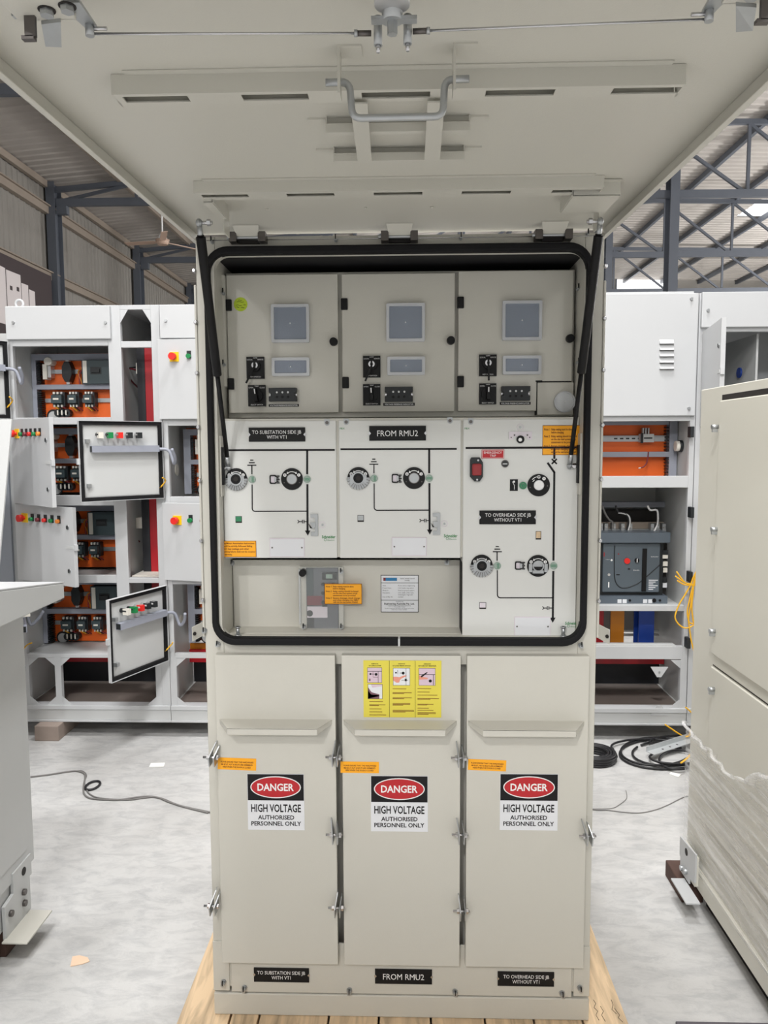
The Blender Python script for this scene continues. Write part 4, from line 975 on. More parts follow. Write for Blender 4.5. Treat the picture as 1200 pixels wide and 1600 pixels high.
cl = L(580, 52, zc); cr = L(645, 49, zc)
def rod(a, c): return MB().cyl(a, c, .0016, 'chrome', 8).cyl(c+(a-c).normalized()*.018, c, .0032, 'darkmetal', 10).cyl(c+(a-c).normalized()*.02, c+(a-c).normalized()*.016, .004, 'zinc', 6)
rod(RL+Vector((0, .003, -.004)), cl).build('pull_rod', lid); rod(RR+Vector((0, .003, -.004)), cr).build('pull_rod', lid)
p = L(613, 34, zc); b = MB()
lbox(b, p.x-.024, p.x+.028, p.y-.006, p.y+.006, zc, zc+.004, 'zinc')
for q, u in ((cl, .008), (cr, -.006)):
    b.cyl(q+Vector((u, 0, .018)), q+Vector((u, 0, -.014)), .005, 'zinc', 14).cyl(q+Vector((u, 0, -.013)), q+Vector((u, 0, -.022)), .0035, 'chrome', 12, .002)
b.cyl((p.x, p.y, lz(p.y)+zc), (p.x, p.y, lz(p.y)+zc-.014), .006, 'zinc', 6, smooth=False)
b.cyl((p.x, p.y, lz(p.y)+zc), (p.x, p.y, lz(p.y)), .012, 'zinc', 20)
b.build('lock_cam', lid)
q = L(613, 8, -.03); MB().cyl((p.x, q.y, lz(q.y)-.03), (p.x, q.y, lz(q.y)), .02, 'silverbtn', 24).build('lock_barrel', lid)
# hinges and hinge pin along the top rail
for px, py in ((385, 371), (622, 369.5), (862.5, 367)):
    p = at(px, py, 'Y', -.022); b = MB()
    for u in (-.043, .031): b.box(p.x+u, p.x+u+.019, -.034, 0, p.z-.012, p.z+.012, 'darkmetal')
    b.box(p.x-.024, p.x+.031, -.010, .0, p.z-.012, p.z, 'gapdark').cyl((p.x-.05, -.022, p.z), (p.x+.05, -.022, p.z), .0045, 'zinc', 12)
    b.hexa([(p.x-.024, -.026, p.z+.002), (p.x+.031, -.026, p.z+.002), (p.x+.031, -.02, p.z+.002), (p.x-.024, -.02, p.z+.002)], [(p.x-.03, -.05, lz(-.05)-.001), (p.x+.037, -.05, lz(-.05)-.001), (p.x+.037, -.045, lz(-.05)), (p.x-.03, -.045, lz(-.05))], 'beige')
    b.build('hinge', cab, bevel=.001)
p0, p1 = at(322, 374, 'Y', -.016), at(930, 369, 'Y', -.016)
MB().cyl((p0.x, -.012, (p0.z+p1.z)/2), (p1.x, -.012, (p0.z+p1.z)/2), .0013, 'chrome', 8).build('hinge_rod', cab)
for px, py in ((332, 379), (525, 376), (720, 373), (917, 367.5)): thumb(px, py, 0, cab, .004)

# ------------------------------------------------------------------ switchboard row behind
YR = 2.33
zr = lambda py, px=170: at(px, py, 'Y', YR).z
xr = lambda px, py=600: at(px, py, 'Y', YR).x
def button(b, x, z, y, m, r=.011):
    b.box(x-.012, x+.012, y-.004, y, z-.012, z+.03, 'devblack'); b.cyl((x, y-.02, z), (x, y, z), r, m, 14)
def estop(b, x, z, y):
    b.box(x-.026, x+.026, y-.006, y, z-.026, z+.026, 'btnyellow'); b.cyl((x, y-.02, z), (x, y, z), .010, 'btnred', 12); b.cyl((x, y-.045, z), (x, y-.02, z), .020, 'btnred', 18)
def contactor(parent, x, z, y, w, h, lit='devblack'):
    b = MB(); b.box(x-w*.5, x+w*.5, y-.05, y, z-h*.5, z+h*.5, 'devblack').box(x-w*.42, x+w*.42, y-.085, y-.05, z-h*.28, z+h*.28, 'devteal')
    b.box(x-w*.25, x+w*.2, y-.087, y-.085, z-h*.05, z+h*.07, 'devwhite')
    for k in (-.3, 0, .3):
        b.box(x+k*w-w*.1, x+k*w+w*.06, y-.06, y-.045, z+h*.36, z+h*.52, 'devwhite' if k < .3 else 'silverbtn'); b.box(x+k*w-w*.09, x+k*w+w*.05, y-.06, y-.045, z-h*.54, z-h*.38, 'devwhite')
        b.tube(spline([(x+k*w, y-.05, z-h*.5), (x+k*w+.01, y-.04, z-h*.62), (x+k*w+.02, y-.02, z-h*.8)], 4), .004, ('wireyellow', 'wireblack', 'btnmaroon')[int((k+.3)/.3+.5)], 6)
    return b.build('contactor', parent, bevel=.002)
def gear(root, x0, x1, z0, z1, side=.06, ncon=3, mccb=True):
    # mounting plate with its trunking and devices in one compartment
    yb = YR+.30; ks = (yb-CP.y)/(YR-CP.y); xl = x1-.0; x0, x1 = CP.x+(x0-CP.x)*ks, CP.x+(x1-CP.x)*ks; w, h = x1-x0, z1-z0
    lim = {'motor_control_panel': XA0+.014}.get(root.name, -9); tx = max(x0+w*.2, lim)
    pa = tx
    MB().box(pa, x1+.06, yb, yb+.003, z0, z1-h*.02, 'orange').build('mounting_plate', root)
    b = MB(); b.box(tx, x0+w*.285, yb-.06, yb, z0, z1-h*.05, 'trunk').box(tx, x1+.06, yb-.06, yb, z1-h*.13, z1-h*.04, 'trunk').box(x0+w*.285, x1+.06, yb-.06, yb, z0+h*.44, z0+h*.51, 'trunk')
    n = 14
    for k in range(n):
        for q in ((z0+h*.01, z0+h*.42), (z0+h*.53, z1-h*.15)): zz = q[0]+(q[1]-q[0])*k/n; b.box(x0+w*.285, x0+w*.325, yb-.055, yb, zz, zz+(q[1]-q[0])/n*.45, 'devblack')
    b.build('cable_trunking', root)
    MB().box(x0+w*.33, x0+w*.72, yb-.012, yb, z0+h*.68, z0+h*.74, 'zinc').build('mounting_rail', root)
    MB().box(x0+w*.33, x1+.04, yb-.012, yb, z0+h*.25, z0+h*.31, 'zinc').build('mounting_rail', root)
    x = x0+w*.4; z = z0+h*.7
    b = MB(); b.box(x-.028, x-.002, yb-.06, yb, z-.045, z+.045, 'devwhite').box(x, x+.02, yb-.055, yb, z-.035, z+.035, 'silverbtn').cyl((x+.01, yb-.07, z+.06), (x+.01, yb, z+.06), .024, 'devwhite', 18)
    b.build('control_fuse', root, bevel=.002)
    x = x0+w*.6; b = MB(); b.poly([(x-.028, z-.03), (x-.012, z-.06), (x+.014, z-.06), (x+.03, z-.02), (x+.03, z+.02), (x+.014, z+.06), (x-.012, z+.06), (x-.028, z+.03)], yb-.06, yb, 'devblack').box(x-.008, x+.012, yb-.05, yb-.02, z+.055, z+.07, 'silverbtn').box(x-.008, x+.012, yb-.05, yb-.02, z-.075, z-.055, 'silverbtn'); b.build('terminal_relay', root, bevel=.002)
    if mccb:
        xa = x0+w*.78
        b = MB(); b.box(xa, x1+.05, yb-.09, yb, z-.075, z+.065, 'devteal').box(xa+.008, xa+.032, yb-.094, yb-.09, z-.07, z+.06, 'devwhite').box(xa+.06, xa+.11, yb-.1, yb-.09, z-.01, z+.012, 'devblack').box(xa+.052, xa+.118, yb-.0915, yb-.09, z-.02, z+.022, 'devblack')
        for k in range(2): b.tube(spline([(xa-.005, yb-.03, z+.03), (xa-.035-.012*k, yb-.03, z), (xa-.04+.012*k, yb-.03, z-.06), (xa-.03, yb-.03, z-.1)], 4), .005, ('darkred', 'busyellow')[k], 6)
        b.build('circuit_breaker', root, bevel=.003)
    for k in range(ncon): contactor(root, x0+w*(.51+.16*k), z0+h*.29, yb-.012, .06 if k else .075, .085)
    x = x0+w*.53
    b = MB()
    for k in range(3): b.ring(x-.025+.025*k, z0+h*.09, yb-.05, yb-.01, .012, .024, 'devblack', 18); b.box(x-.03+.025*k, x-.022+.025*k, yb-.052, yb-.05, z0+h*.06, z0+h*.13, 'devwhite')
    b.build('current_transformer', root)
    MB().cyl((x0+w*.4, yb-.002, z0+h*.05), (x0+w*.4, yb, z0+h*.05), .04, 'devblack', 24).cyl((x0+w*.4, yb-.004, z0+h*.045), (x0+w*.4, yb-.002, z0+h*.045), .03, 'rowgrey', 24).build('cable_hole', root)

def leaf(root, hx, w, z0, z1, ang, name='door', outer=True, trunkrow=True, buttons=True, seed=0):
    T = Matrix.Translation((hx, YR-(.002 if ang < 60 else .03), 0))@Matrix.Rotation(math.radians(-ang), 4, 'Z')
    b = MB(T); t = .022
    b.box(0, w, -t, -t+.002, z0, z1, 'rowwhite').box(0, .002, -t, 0, z0, z1, 'rowwhite').box(w-.002, w, -t, 0, z0, z1, 'rowwhite').box(0, w, -t, 0, z1-.002, z1, 'rowwhite').box(0, w, -t, 0, z0, z0+.002, 'rowwhite')
    o = b.build(name, root, bevel=.0015)
    b = MB(T); g = .022
    for q in ((.004, g, z0+.004, z1-.004), (w-g, w-.004, z0+.004, z1-.004), (g, w-g, z1-g, z1-.004), (g, w-g, z0+.004, z0+g)): b.box(q[0], q[1], -t+.002, -.006, q[2], q[3], 'gasket')
    b.build('seal', o)
    b = MB(T); b.box(g+.004, w-g-.004, -t+.002, -t+.004, z0+g+.004, z1-g-.004, 'rowgrey'); b.build('inner_panel', o)
    if buttons:
        zb = z1-(z1-z0)*.17; xs = [w*.2+i*w*.115 for i in range(6)]
        b = MB(T); estop(b, xs[0]-.01, zb, -t); b.build('emergency_button', o)
        for x, m in zip(xs[1:], ('btngreen', 'btnmaroon', 'btnred', 'btngreen', 'btnorange')):
            b = MB(T); button(b, x, zb-.004, -t, m); b.cyl((x, -t+.004, zb), (x, .028, zb), .013, 'silverbtn' if x < w*.55 else 'devblack', 12).box(x-.012, x+.012, .004, .04, zb-.02, zb+.012, {'btnred': 'btnred', 'btngreen': 'btngreen'}.get(m, 'devwhite') if x > w*.45 else 'devblack')
            b.build('push_button', o)
        if trunkrow:
            b = MB(T); b.box(.03, w-.06, -.016, .02, zb-.095, zb-.06, 'trunk').box(w-.062, w-.058, -.012, .016, zb-.092, zb-.063, 'devblack'); b.build('wire_duct', o)
            T2 = T; b = MB(T); b.tube(spline([(.03, .005, zb-.08), (-.02, .03, zb-.09), (-.04, .05, zb-.16), (-.03, .09, zb-.13), (0, .12, zb-.08)], 6), .009, 'trunk', 8); b.build('wire_sleeve', o)
    for v in (.25, .8):
        z = z1-(z1-z0)*v
        b = MB(T); b.cyl((w-.045, -t-.004, z), (w-.045, -t, z), .013, 'zinc', 16).box(w-.049, w-.041, -t-.007, -t-.004, z-.009, z+.009, 'devblack').box(w-.055, w-.035, -t+.004, .006, z-.01, z+.01, 'zinc'); b.build('lock', o)
    z = (z0+z1)/2
    b = MB(T); b.box(w-.06, w-.002, -t-.003, -t, z-.008, z+.008, 'rowgrey').box(w-.004, w+.012, -t, -.004, z-.016, z+.016, 'rowwhite'); b.build('hasp', o)
    b = MB(T); b.tube(spline([(.02, -.012, z0+.06), (.0, .02, z0+.1), (.03, .05, z0+.12)], 5), .004, 'wireyellow', 6); b.build('earth_wire', o)
    return o

# ---- first column with the narrow busbar chamber on its right
ZB, ZT1 = .09, at(150, 477, 'Y', YR).z
XA0, XA1, XB1 = xr(10, 505), xr(178, 505), xr(249, 505)
XO0, XO1 = xr(22, 600), xr(171, 600); XN0, XN1 = xr(191, 600), xr(238.5, 600)
DEP = .62
panel_a = thing('motor_control_panel', 'white control panel with three doors swung open and orange plates inside', 'control panel', ((XA0+XB1)/2, YR+.3, ZB), 'switchboard row behind the switchgear')
zz = [(540, 652), (663, 774), (790, 899), (911, 1022)]
cz = [(zr(b_), zr(a_)) for a_, b_ in zz]
b = MB()
b.box(XA0, XA0+.012, YR+.02, YR+DEP, ZB+.1, ZT1, 'rowgrey').box(XA1-.006, XA1+.006, YR+.02, YR+DEP, zr(1026), ZT1, 'rowgrey').box(XB1-.012, XB1, YR+.02, YR+DEP, ZB+.1, ZT1, 'rowgrey')
b.box(XA0, XB1, YR+.02, YR+DEP, ZT1-.012, ZT1, 'rowwhite').box(XA0, XB1, YR+DEP-.012, YR+DEP, cz[3][0]-.02, ZT1, 'rowgrey')
b.build('body', panel_a)
b = MB(); zbase = zr(1028)
b.box(XA0, XO0, YR, YR+.03, ZB+.1, ZT1, 'rowwhite').box(XO1, XN0, YR, YR+.03, zbase, ZT1, 'rowwhite').box(XN1, XB1, YR, YR+.03, ZB+.1, ZT1, 'rowwhite')
for z0, z1 in ((zr(540), ZT1), (cz[1][1], cz[0][0]), (cz[2][1], cz[1][0]), (cz[3][1], cz[2][0]), (zbase, cz[3][0])): b.box(XO0, XO1, YR, YR+.03, z0, z1, 'rowwhite')
za, zb_ = zr(543, 215), zr(533, 215); b.box(XN0, XN1, YR, YR+.03, za, zb_, 'rowwhite'); b.box(XN0, XN1, YR, YR+.03, zr(484), ZT1, 'rowwhite').box(XN0, XN1, YR, YR+.03, zbase, zr(1012), 'rowwhite').box(XN0, XN1, YR, YR+.03, zr(911), zr(903), 'rowwhite')
c_ = .075
for xa, xb2, s in ((XN0, XN0+c_*.6, 1), (XN1-c_*.6, XN1, -1)):
    zt_ = zr(484); b.poly([(XN0 if s > 0 else XN1, zt_), (XN0+c_*.62 if s > 0 else XN1-c_*.62, zt_), (XN0 if s > 0 else XN1, zt_-c_)], YR, YR+.004, 'rowwhite')
b.build('front_frame', panel_a, bevel=.002)
for z0, z1 in ((cz[1][1], cz[0][0]), (cz[2][1], cz[1][0]), (cz[3][1], cz[2][0]), (zbase, cz[3][0])): MB().box(XA0+.012, XA1-.006, YR+.03, YR+DEP-.02, (z0+z1)/2-.004, (z0+z1)/2+.004, 'rowgrey').build('shelf', panel_a)
tc_ = MB().box(XA0+.006, xr(174, 505), YR-.022, YR, zr(530), ZT1-.006, 'rowwhite').build('top_cover', panel_a, bevel=.003)
for px in (21, 165): p = at(px, 504, 'Y', YR-.022); MB().cyl((p.x, YR-.03, p.z), (p.x, YR-.022, p.z), .008, 'zinc', 12).build('screw', tc_)
p = at(30, 470, 'Y', YR+.1); MB().tube([(p.x+.022*math.cos(math.radians(a)), YR+.1, ZT1+.03+.022*math.sin(math.radians(a))) for a in range(0, 360, 24)], .007, 'rowwhite', 8, True).cyl((p.x, YR+.1, ZT1), (p.x, YR+.1, ZT1+.012), .015, 'rowwhite', 14).build('lifting_eye', panel_a)
for z0, z1 in cz: gear(panel_a, XO0, XO1, z0, z1)
# busbars in the narrow chamber
for u0, u1, m, dy in ((216, 228, 'busblack', .2), (228.5, 241, 'busred', .2)):
    a, c = at(u0, 640, 'Y', YR+dy).x, at(u1, 640, 'Y', YR+dy).x
    MB().box(a, c, YR+dy, YR+dy+.02, cz[3][0]-.02, zr(534, 215), m).build('busbar', panel_a)
for py in (575, 818):
    a = at(216, py, 'Y', YR+.2); MB().box(a.x-.02, a.x+.028, YR+.22, YR+.30, a.z-.032, a.z+.032, 'devwhite').box(a.x+.028, a.x+.07, YR+.28, YR+.33, a.z-.028, a.z+.026, 'zinc').build('busbar_clamp', panel_a)
    b = MB()
    for k in range(2): b.tube(spline([(a.x-.02, YR+.24, a.z-.01+.02*k), (a.x-.06, YR+.2, a.z), (a.x-.085, YR+.2, a.z+.005), (a.x-.06, YR+.22, a.z-.06), (a.x-.02, YR+.27, a.z-.12)], 5), .005, ('btnmaroon', 'wireblack')[k], 6)
    b.build('busbar_wiring', panel_a)
MB().box(XN0, XN1, YR+.05, YR+.4, zr(902, 220)-.006, zr(902, 220), 'devwhite').build('busbar_support', panel_a)
# base frame
def basef(root, x0, x1, posts):
    z1 = ZB+.10
    b = MB(); b.box(x0, x1, YR-.005, YR+.05, ZB+.012, ZB+.075, 'rowgrey').box(x0, x1, YR-.012, YR+.06, ZB, ZB+.012, 'rowwhite').box(x0, x1, YR-.012, YR+.06, ZB+.075, ZB+.1, 'rowwhite').box(x0, x1, YR+DEP-.05, YR+DEP, ZB, ZB+.1, 'rowgrey')
    for xx in (x0, x1): b.box(xx-.02 if xx == x1 else xx, xx if xx == x1 else xx+.02, YR, YR+DEP, ZB, ZB+.1, 'rowgrey')
    b.build('base_frame', root, bevel=.002)
    MB().box(x0+.01, x1-.01, YR+.06, YR+DEP-.05, ZB+.09, ZB+.096, 'baseplate').build('base_plate', root)
    for x in posts:
        b = MB(); b.box(x-.018, x+.018, YR, YR+.03, z1, zbase+.01, 'rowwhite')
        for s in ((1,) if x-x0 < .08 else (-1,) if x1-x < .08 else (-1, 1)):
            b.poly([(x+s*.018, z1), (x+s*.075, z1), (x+s*.018, z1+.05)], YR+.002, YR+.006, 'rowwhite'); b.poly([(x+s*.018, zbase), (x+s*.075, zbase), (x+s*.018, zbase-.05)], YR+.002, YR+.006, 'rowwhite')
        b.build('corner_post', root)
    b = MB(); b.box(x0+.02, x1-.02, YR+.35, YR+.37, zbase-.05, zbase-.005, 'busyellow').box(x0+.02, x1-.02, YR+.33, YR+.35, zbase-.12, zbase-.04, 'busred').box(x0+.02, x1-.02, YR+.42, YR+.44, z1+.01, zbase-.1, 'busblack'); b.build('bottom_busbar', root)
basef(panel_a, XA0, XB1, [XA0+.018, xr(92, 1080), xr(254, 1080)-.02])
for i, (px, ang, (ya, yb2)) in enumerate(((20, 128, (533, 655)), (21, 42, (655, 786)), (22, 30, (787, 905)), (37, 62, (915, 1035)))):
    w = XO1-XO0-.03 if i != 0 else .5
    leaf(panel_a, XO0-.008, w, zr(yb2)+(.004), zr(ya), ang, outer=True)

# ---- second column, mostly behind the switchgear
XC0, XC1 = XB1+.002, XB1+.64
panel_c = thing('motor_control_panel', 'white control panel beside the switchgear, closed top door with a yellow emergency button', 'control panel', ((XC0+XC1)/2, YR+.3, ZB), 'switchboard row behind the switchgear')
b = MB(); b.box(XC0, XC0+.012, YR+.02, YR+DEP, ZB+.1, ZT1, 'rowgrey').box(XC1-.012, XC1, YR+.02, YR+DEP, ZB+.1, ZT1, 'rowgrey').box(XC0, XC1, YR+.02, YR+DEP, ZT1-.012, ZT1, 'rowwhite').box(XC0, XC1, YR+DEP-.012, YR+DEP, zbase, ZT1, 'rowgrey'); b.build('body', panel_c)
XP0, XP1 = xr(264, 720), XC1-.04
b = MB(); b.box(XC0, XP0, YR, YR+.03, ZB+.1, ZT1, 'rowwhite').box(XP1, XC1, YR, YR+.03, ZB+.1, ZT1, 'rowwhite')
cc = [(zr(776, 290), zr(665, 290)), (zr(1021, 290), zr(913, 290))]
for z0, z1 in ((cc[0][1], ZT1), (cc[1][1], cc[0][0]), (zbase, cc[1][0])): b.box(XP0, XP1, YR, YR+.03, z0, z1, 'rowwhite')
b.build('front_frame', panel_c, bevel=.002)
tc_ = MB().box(XC0+.006, XC1-.006, YR-.022, YR, zr(529, 280), ZT1-.004, 'rowwhite').build('top_cover', panel_c, bevel=.003)
p = at(259, 501, 'Y', YR-.022); MB().cyl((p.x, YR-.03, p.z), (p.x, YR-.022, p.z), .008, 'zinc', 12).build('screw', tc_)
for z0, z1 in cc:
    gear(panel_c, XP0+.01, XP1-.1, z0, z1, ncon=2)
    a = at(276, (776+665)/2-5, 'Y', YR+.3)
    MB().cyl((XC0+.0125, YR+.2, z0+(z1-z0)*.36), (XC0+.0155, YR+.2, z0+(z1-z0)*.36), .035, 'devwhite', 20).build('knockout', panel_c)
def closed(root, x0, x1, z0, z1, ang):
    T = Matrix.Translation((x0, YR-.002, 0))@Matrix.Rotation(math.radians(-ang), 4, 'Z'); w = x1-x0
    o = MB(T).box(0, w, -.022, 0, z0, z1, 'rowwhite').build('door', root, bevel=.002)
    zb = z1-(z1-z0)*.22
    b = MB(T); estop(b, w*.155, zb, -.022); b.build('emergency_button', o)
    for k, m in enumerate(('btngreen', 'btnmaroon', 'btnred', 'btngreen')):
        b = MB(T); button(b, w*(.29+.125*k), zb+.002, -.022, m, .013); b.build('push_button', o)
closed(panel_c, xr(250, 600), XP1+.02, zr(655, 280), zr(531, 280), 4)
closed(panel_c, xr(257, 800), XP1+.02, zr(905, 290), zr(785, 290), 14)
basef(panel_c, XC0, XC1, [XC0+.02, XC1-.02])
for ya, yb2, ang, w in ((659, 778, 140, .46), (913, 1030, 112, .46)):
    leaf(panel_c, XC0+.008, w, zr(yb2, 260), zr(ya, 260), ang)

# ---- column left of the first, just its right edge in view
panel_z = thing('motor_control_panel', 'grey control panel at the far left edge, mostly cut off by the frame', 'control panel', (XA0-.32, YR+.3, ZB), 'switchboard row behind the switchgear')
MB().box(XA0-.62, XA0-.003, YR+.02, YR+DEP, ZB, zr(520, 20), 'rowgrey').build('body', panel_z, bevel=.003)
MB().box(XA0-.6, XA0-.03, YR, YR+.02, ZB+.1, zr(560, 10), 'steel_light').build('door', panel_z, bevel=.003)

# ---- right part of the row: air circuit breaker column
ZT2 = at(1010, 459, 'Y', YR).z
XD0, XD1 = 1.0, xr(1088, 600)
X2 = lambda px, py: at(px, py, 'Y', YR).x
Z2 = lambda py: at(1010, py, 'Y', YR).z
panel_d = thing('breaker_panel', 'white panel with a louvred top door and a grey air circuit breaker below', 'control panel', ((XD0+XD1)/2, YR+.3, ZB), 'switchboard row behind the switchgear')
b = MB(); b.box(XD0, XD0+.012, YR+.02, YR+DEP, ZB+.1, ZT2, 'rowgrey').box(XD1-.012, XD1, YR+.02, YR+DEP, ZB+.1, ZT2, 'rowgrey').box(XD0, XD1, YR+.02, YR+DEP, ZT2-.012, ZT2, 'rowwhite').box(XD0, XD1, YR+DEP-.012, YR+DEP, Z2(1028), ZT2, 'rowgrey'); b.build('body', panel_d)
XE = X2(1077, 700)
b = MB(); b.box(XD0, XD0+.04, YR, YR+.03, ZB+.1, ZT2, 'rowwhite').box(XE, XD1, YR, YR+.03, ZB+.1, ZT2, 'rowwhite')
for ya, yb2 in ((456, 658), (744, 762), (946, 955), (1010, 1030)): b.box(XD0+.04, XE, YR, YR+.03, Z2(yb2), Z2(ya), 'rowwhite')
b.build('front_frame', panel_d, bevel=.002)
dd = MB().box(XD0+.005, X2(1086.5, 550), YR-.024, YR-.001, Z2(650), ZT2-.003, 'rowwhite').build('louvred_door', panel_d, bevel=.003)
for k in range(5):
    py = 533+9.8*k; a, c = X2(1027.5, py), X2(1051, py); z = Z2(py+2); yf = YR-.024
    MB().hexa([(a, yf, z-.012), (c, yf, z-.012), (c, yf+.001, z+.012), (a, yf+.001, z+.012)], [(a+.004, yf-.012, z-.012), (c-.004, yf-.012, z-.012), (c-.002, yf, z+.012), (a+.002, yf, z+.012)], 'rowwhite').box(a+.004, c-.004, yf-.011, yf-.001, z-.0145, z-.012, 'gapdark').build('louvre', dd)
for px, py in ((1080, 467), (1076, 638)): p = at(px, py, 'Y', YR-.024); MB().cyl((p.x, YR-.034, p.z), (p.x, YR-.024, p.z), .008, 'zinc', 12).build('screw', dd)
yb = YR+.28
pl = at(1045, 700, 'Y', yb).x; z0, z1 = at(1000, 746, 'Y', yb).z, at(1000, 660, 'Y', yb).z
MB().box(XD0+.03, pl, yb, yb+.003, z0-.05, z1+.02, 'orange').build('mounting_plate', panel_d)
r_ = lambda a, b_, c, d: rc(a, b_, c, d, yb-.05)
b = MB(); q = r_(1045, 655, 1057, 745); b.box(q[0], q[1], yb-.06, yb, z0-.05, z1+.02, 'trunk'); q = r_(935, 706, 1045, 714); b.box(XD0+.03, q[1], yb-.06, yb, q[2], q[3], 'trunk'); q = r_(935, 655, 1045, 664); b.box(XD0+.03, q[1], yb-.06, yb, q[2], q[3], 'trunk')
for k in range(16):
    q = r_(1041.5, 667+5*k, 1045, 669+5*k)
    b.box(q[0], q[1], yb-.055, yb, q[2], q[3], 'devblack')
b.build('cable_trunking', panel_d)
q = rc(930, 680.5, 1041, 690, yb-.01); b = MB(); b.box(q[0], q[1], yb-.012, yb, q[2], q[3], 'rowwhite')
for k in range(5): b.box(q[0]+.11+.035*k, q[0]+.13+.035*k, yb-.0125, yb-.011, (q[2]+q[3])/2-.004, (q[2]+q[3])/2+.004, 'devblack')
b.build('mounting_rail', panel_d)
q = rc(1000, 678, 1021, 691, yb-.04); b = MB(); b.box(q[0], q[1], yb-.05, yb-.01, q[2], q[3], 'rowgrey').box(q[0], q[0]+.015, yb-.055, yb-.05, q[2]-.005, q[3]+.005, 'devblack').box(q[0]+.02, q[1]-.01, yb-.052, yb-.05, (q[2]+q[3])/2-.004, (q[2]+q[3])/2+.004, 'devblack')
for k in range(3): b.box(q[0]+.012+.016*k, q[0]+.02+.016*k, yb-.045, yb-.02, q[3], q[3]+.035, 'zinc')
b.build('terminal_block', panel_d)
pts = [at(x, y, 'Y', yb-.06) for x, y in ((1013, 706), (1012, 716), (1010, 724), (1006, 729), (1001, 731))]
MB().tube(spline(pts, 5), .004, 'btnmaroon', 6).cyl(pts[-1], pts[-1]+Vector((-.012, 0, -.002)), .004, 'wirewhite', 8).build('loose_wire', panel_d)
p = at(1058, 697, 'Y', YR+.15); MB().cyl((XD1-.013, YR+.16, p.z), (XD1-.05, YR+.16, p.z), .03, 'devwhite', 16).cyl((XD1-.013, YR+.16, p.z), (XD1-.03, YR+.16, p.z), .034, 'devblack', 16).build('cable_gland', panel_d)
# shelf, wire duct and terminals above the breaker
MB().box(XD0+.012, XD1-.012, YR+.03, YR+.5, Z2(953), Z2(953)+.006, 'rowgrey').build('shelf', panel_d)
MB().box(XD0+.012, XD1-.012, YR+.03, YR+.5, Z2(753), Z2(753)+.006, 'rowgrey').build('shelf', panel_d)
q = rc(930, 784, 1040, 792, YR+.45); MB().box(q[0], q[1], YR+.42, YR+.48, q[2], q[3], 'trunk').build('wire_duct', panel_d)
q = rc(930, 796, 1028, 818, YR+.5); MB().box(q[0], q[1], YR+.5, YR+.51, q[2], q[3], 'gapdark').build('rear_barrier', panel_d)
YA = YR+.17
ab = rc(934, 846, 1034, 930, YA)
b = MB(); b.box(ab[0]-.05, ab[1]+.012, YA+.006, YA+.28, ab[2]-.02, ab[3]+.008, 'devblack')
acb = b.build('air_circuit_breaker', panel_d, bevel=.004)
b = MB(); q = rc(941, 848, 1030, 925, YA); b.box(q[0], q[1], YA-.012, YA+.01, q[2], q[3], 'acbgrey')
fc = b.build('front_cover', acb, bevel=.006)
w, h = q[1]-q[0], q[3]-q[2]; y = YA-.0125
Q = lambda u, v: (q[0]+w*u, y, q[3]-h*v)
MB().tube(spline([Q(.2, .05), Q(.2, .45), Q(.22, .75), Q(.3, .89), Q(.42, .91), Q(.55, .86), Q(.68, .77), Q(1.0, .44)], 8), .003, 'devblack', 6).build('contour_line', fc)
MB().box(*[Q(.685, 0)[0], Q(.765, 0)[0]], y-.006, y, Q(0, .98)[2], Q(0, .11)[2], 'black').build('charging_handle', fc, bevel=.002)
MB().cyl(Q(.42, .36), Vector(Q(.42, .36))+Vector((0, -.008, 0)), .017, 'btnred', 18).build('off_button', fc)
MB().cyl(Q(.59, .35), Vector(Q(.59, .35))+Vector((0, -.008, 0)), .013, 'black', 18).box(Q(.585, 0)[0], Q(.6, 0)[0], y-.0085, y-.008, Q(0, .39)[2], Q(0, .31)[2], 'white').build('on_button', fc)
b = MB(); b.box(Q(.8, 0)[0], Q(.985, 0)[0], y-.001, y, Q(0, .99)[2], Q(0, .73)[2], 'acbhood')
for k in range(6): b.box(Q(.81, 0)[0], Q(.97-.04*(k % 3), 0)[0], y-.0015, y, Q(0, .76+.037*k)[2], Q(0, .743+.037*k)[2], 'signwhite')
b.text('Schneider', Q(.84, 0)[0], Q(.97, 0)[0], Q(0, .285)[2], .006, y-.0006, 'white'); b.text('Evolis', Q(.54, 0)[0], Q(.64, 0)[0], Q(0, .56)[2], .007, y-.0006, 'white'); b.text('reset', Q(.05, 0)[0], Q(.12, 0)[0], Q(0, .34)[2], .005, y-.0006, 'white')
for u, v, r, m in ((.15, .345, .006, 'white'), (.11, .64, .008, 'silverbtn'), (.27, .22, .004, 'darkred')): b.cyl(Q(u, v), Vector(Q(u, v))+Vector((0, -.003, 0)), r, m, 12)
b.box(Q(.24, 0)[0], Q(.3, 0)[0], y-.001, y, Q(0, .65)[2], Q(0, .63)[2], 'black').box(Q(.01, 0)[0], Q(.03, 0)[0], y-.001, y, Q(0, .27)[2], Q(0, .19)[2], 'darkred').box(Q(.1, 0)[0], Q(.12, 0)[0], y-.001, y, Q(0, .9)[2], Q(0, .79)[2], 'white').box(Q(.44, 0)[0], Q(.48, 0)[0], y-.001, y, Q(0, .54)[2], Q(0, .51)[2], 'gapdark')
b.build('lettering', fc)
q = rc(930, 832, 1047, 848, YA-.03); MB().box(XD0+.05, q[1], YA-.04, YA+.28, q[2], q[3], 'acbhood').build('arc_hood', acb, bevel=.004)
q = rc(930, 931, 1042, 945, YA-.02); b = MB(); b.box(XD0+.05, q[1], YA-.03, YA+.28, q[2], q[3], 'acbhood')
for u, m in ((935, 'black'), (984, 'black'), (1031, 'black'), (1022, 'black')): p = at(u, 938, 'Y', YA-.03); b.cyl((p.x, YA-.034, p.z), (p.x, YA-.03, p.z), .012 if u == 1022 else .007, m, 14)
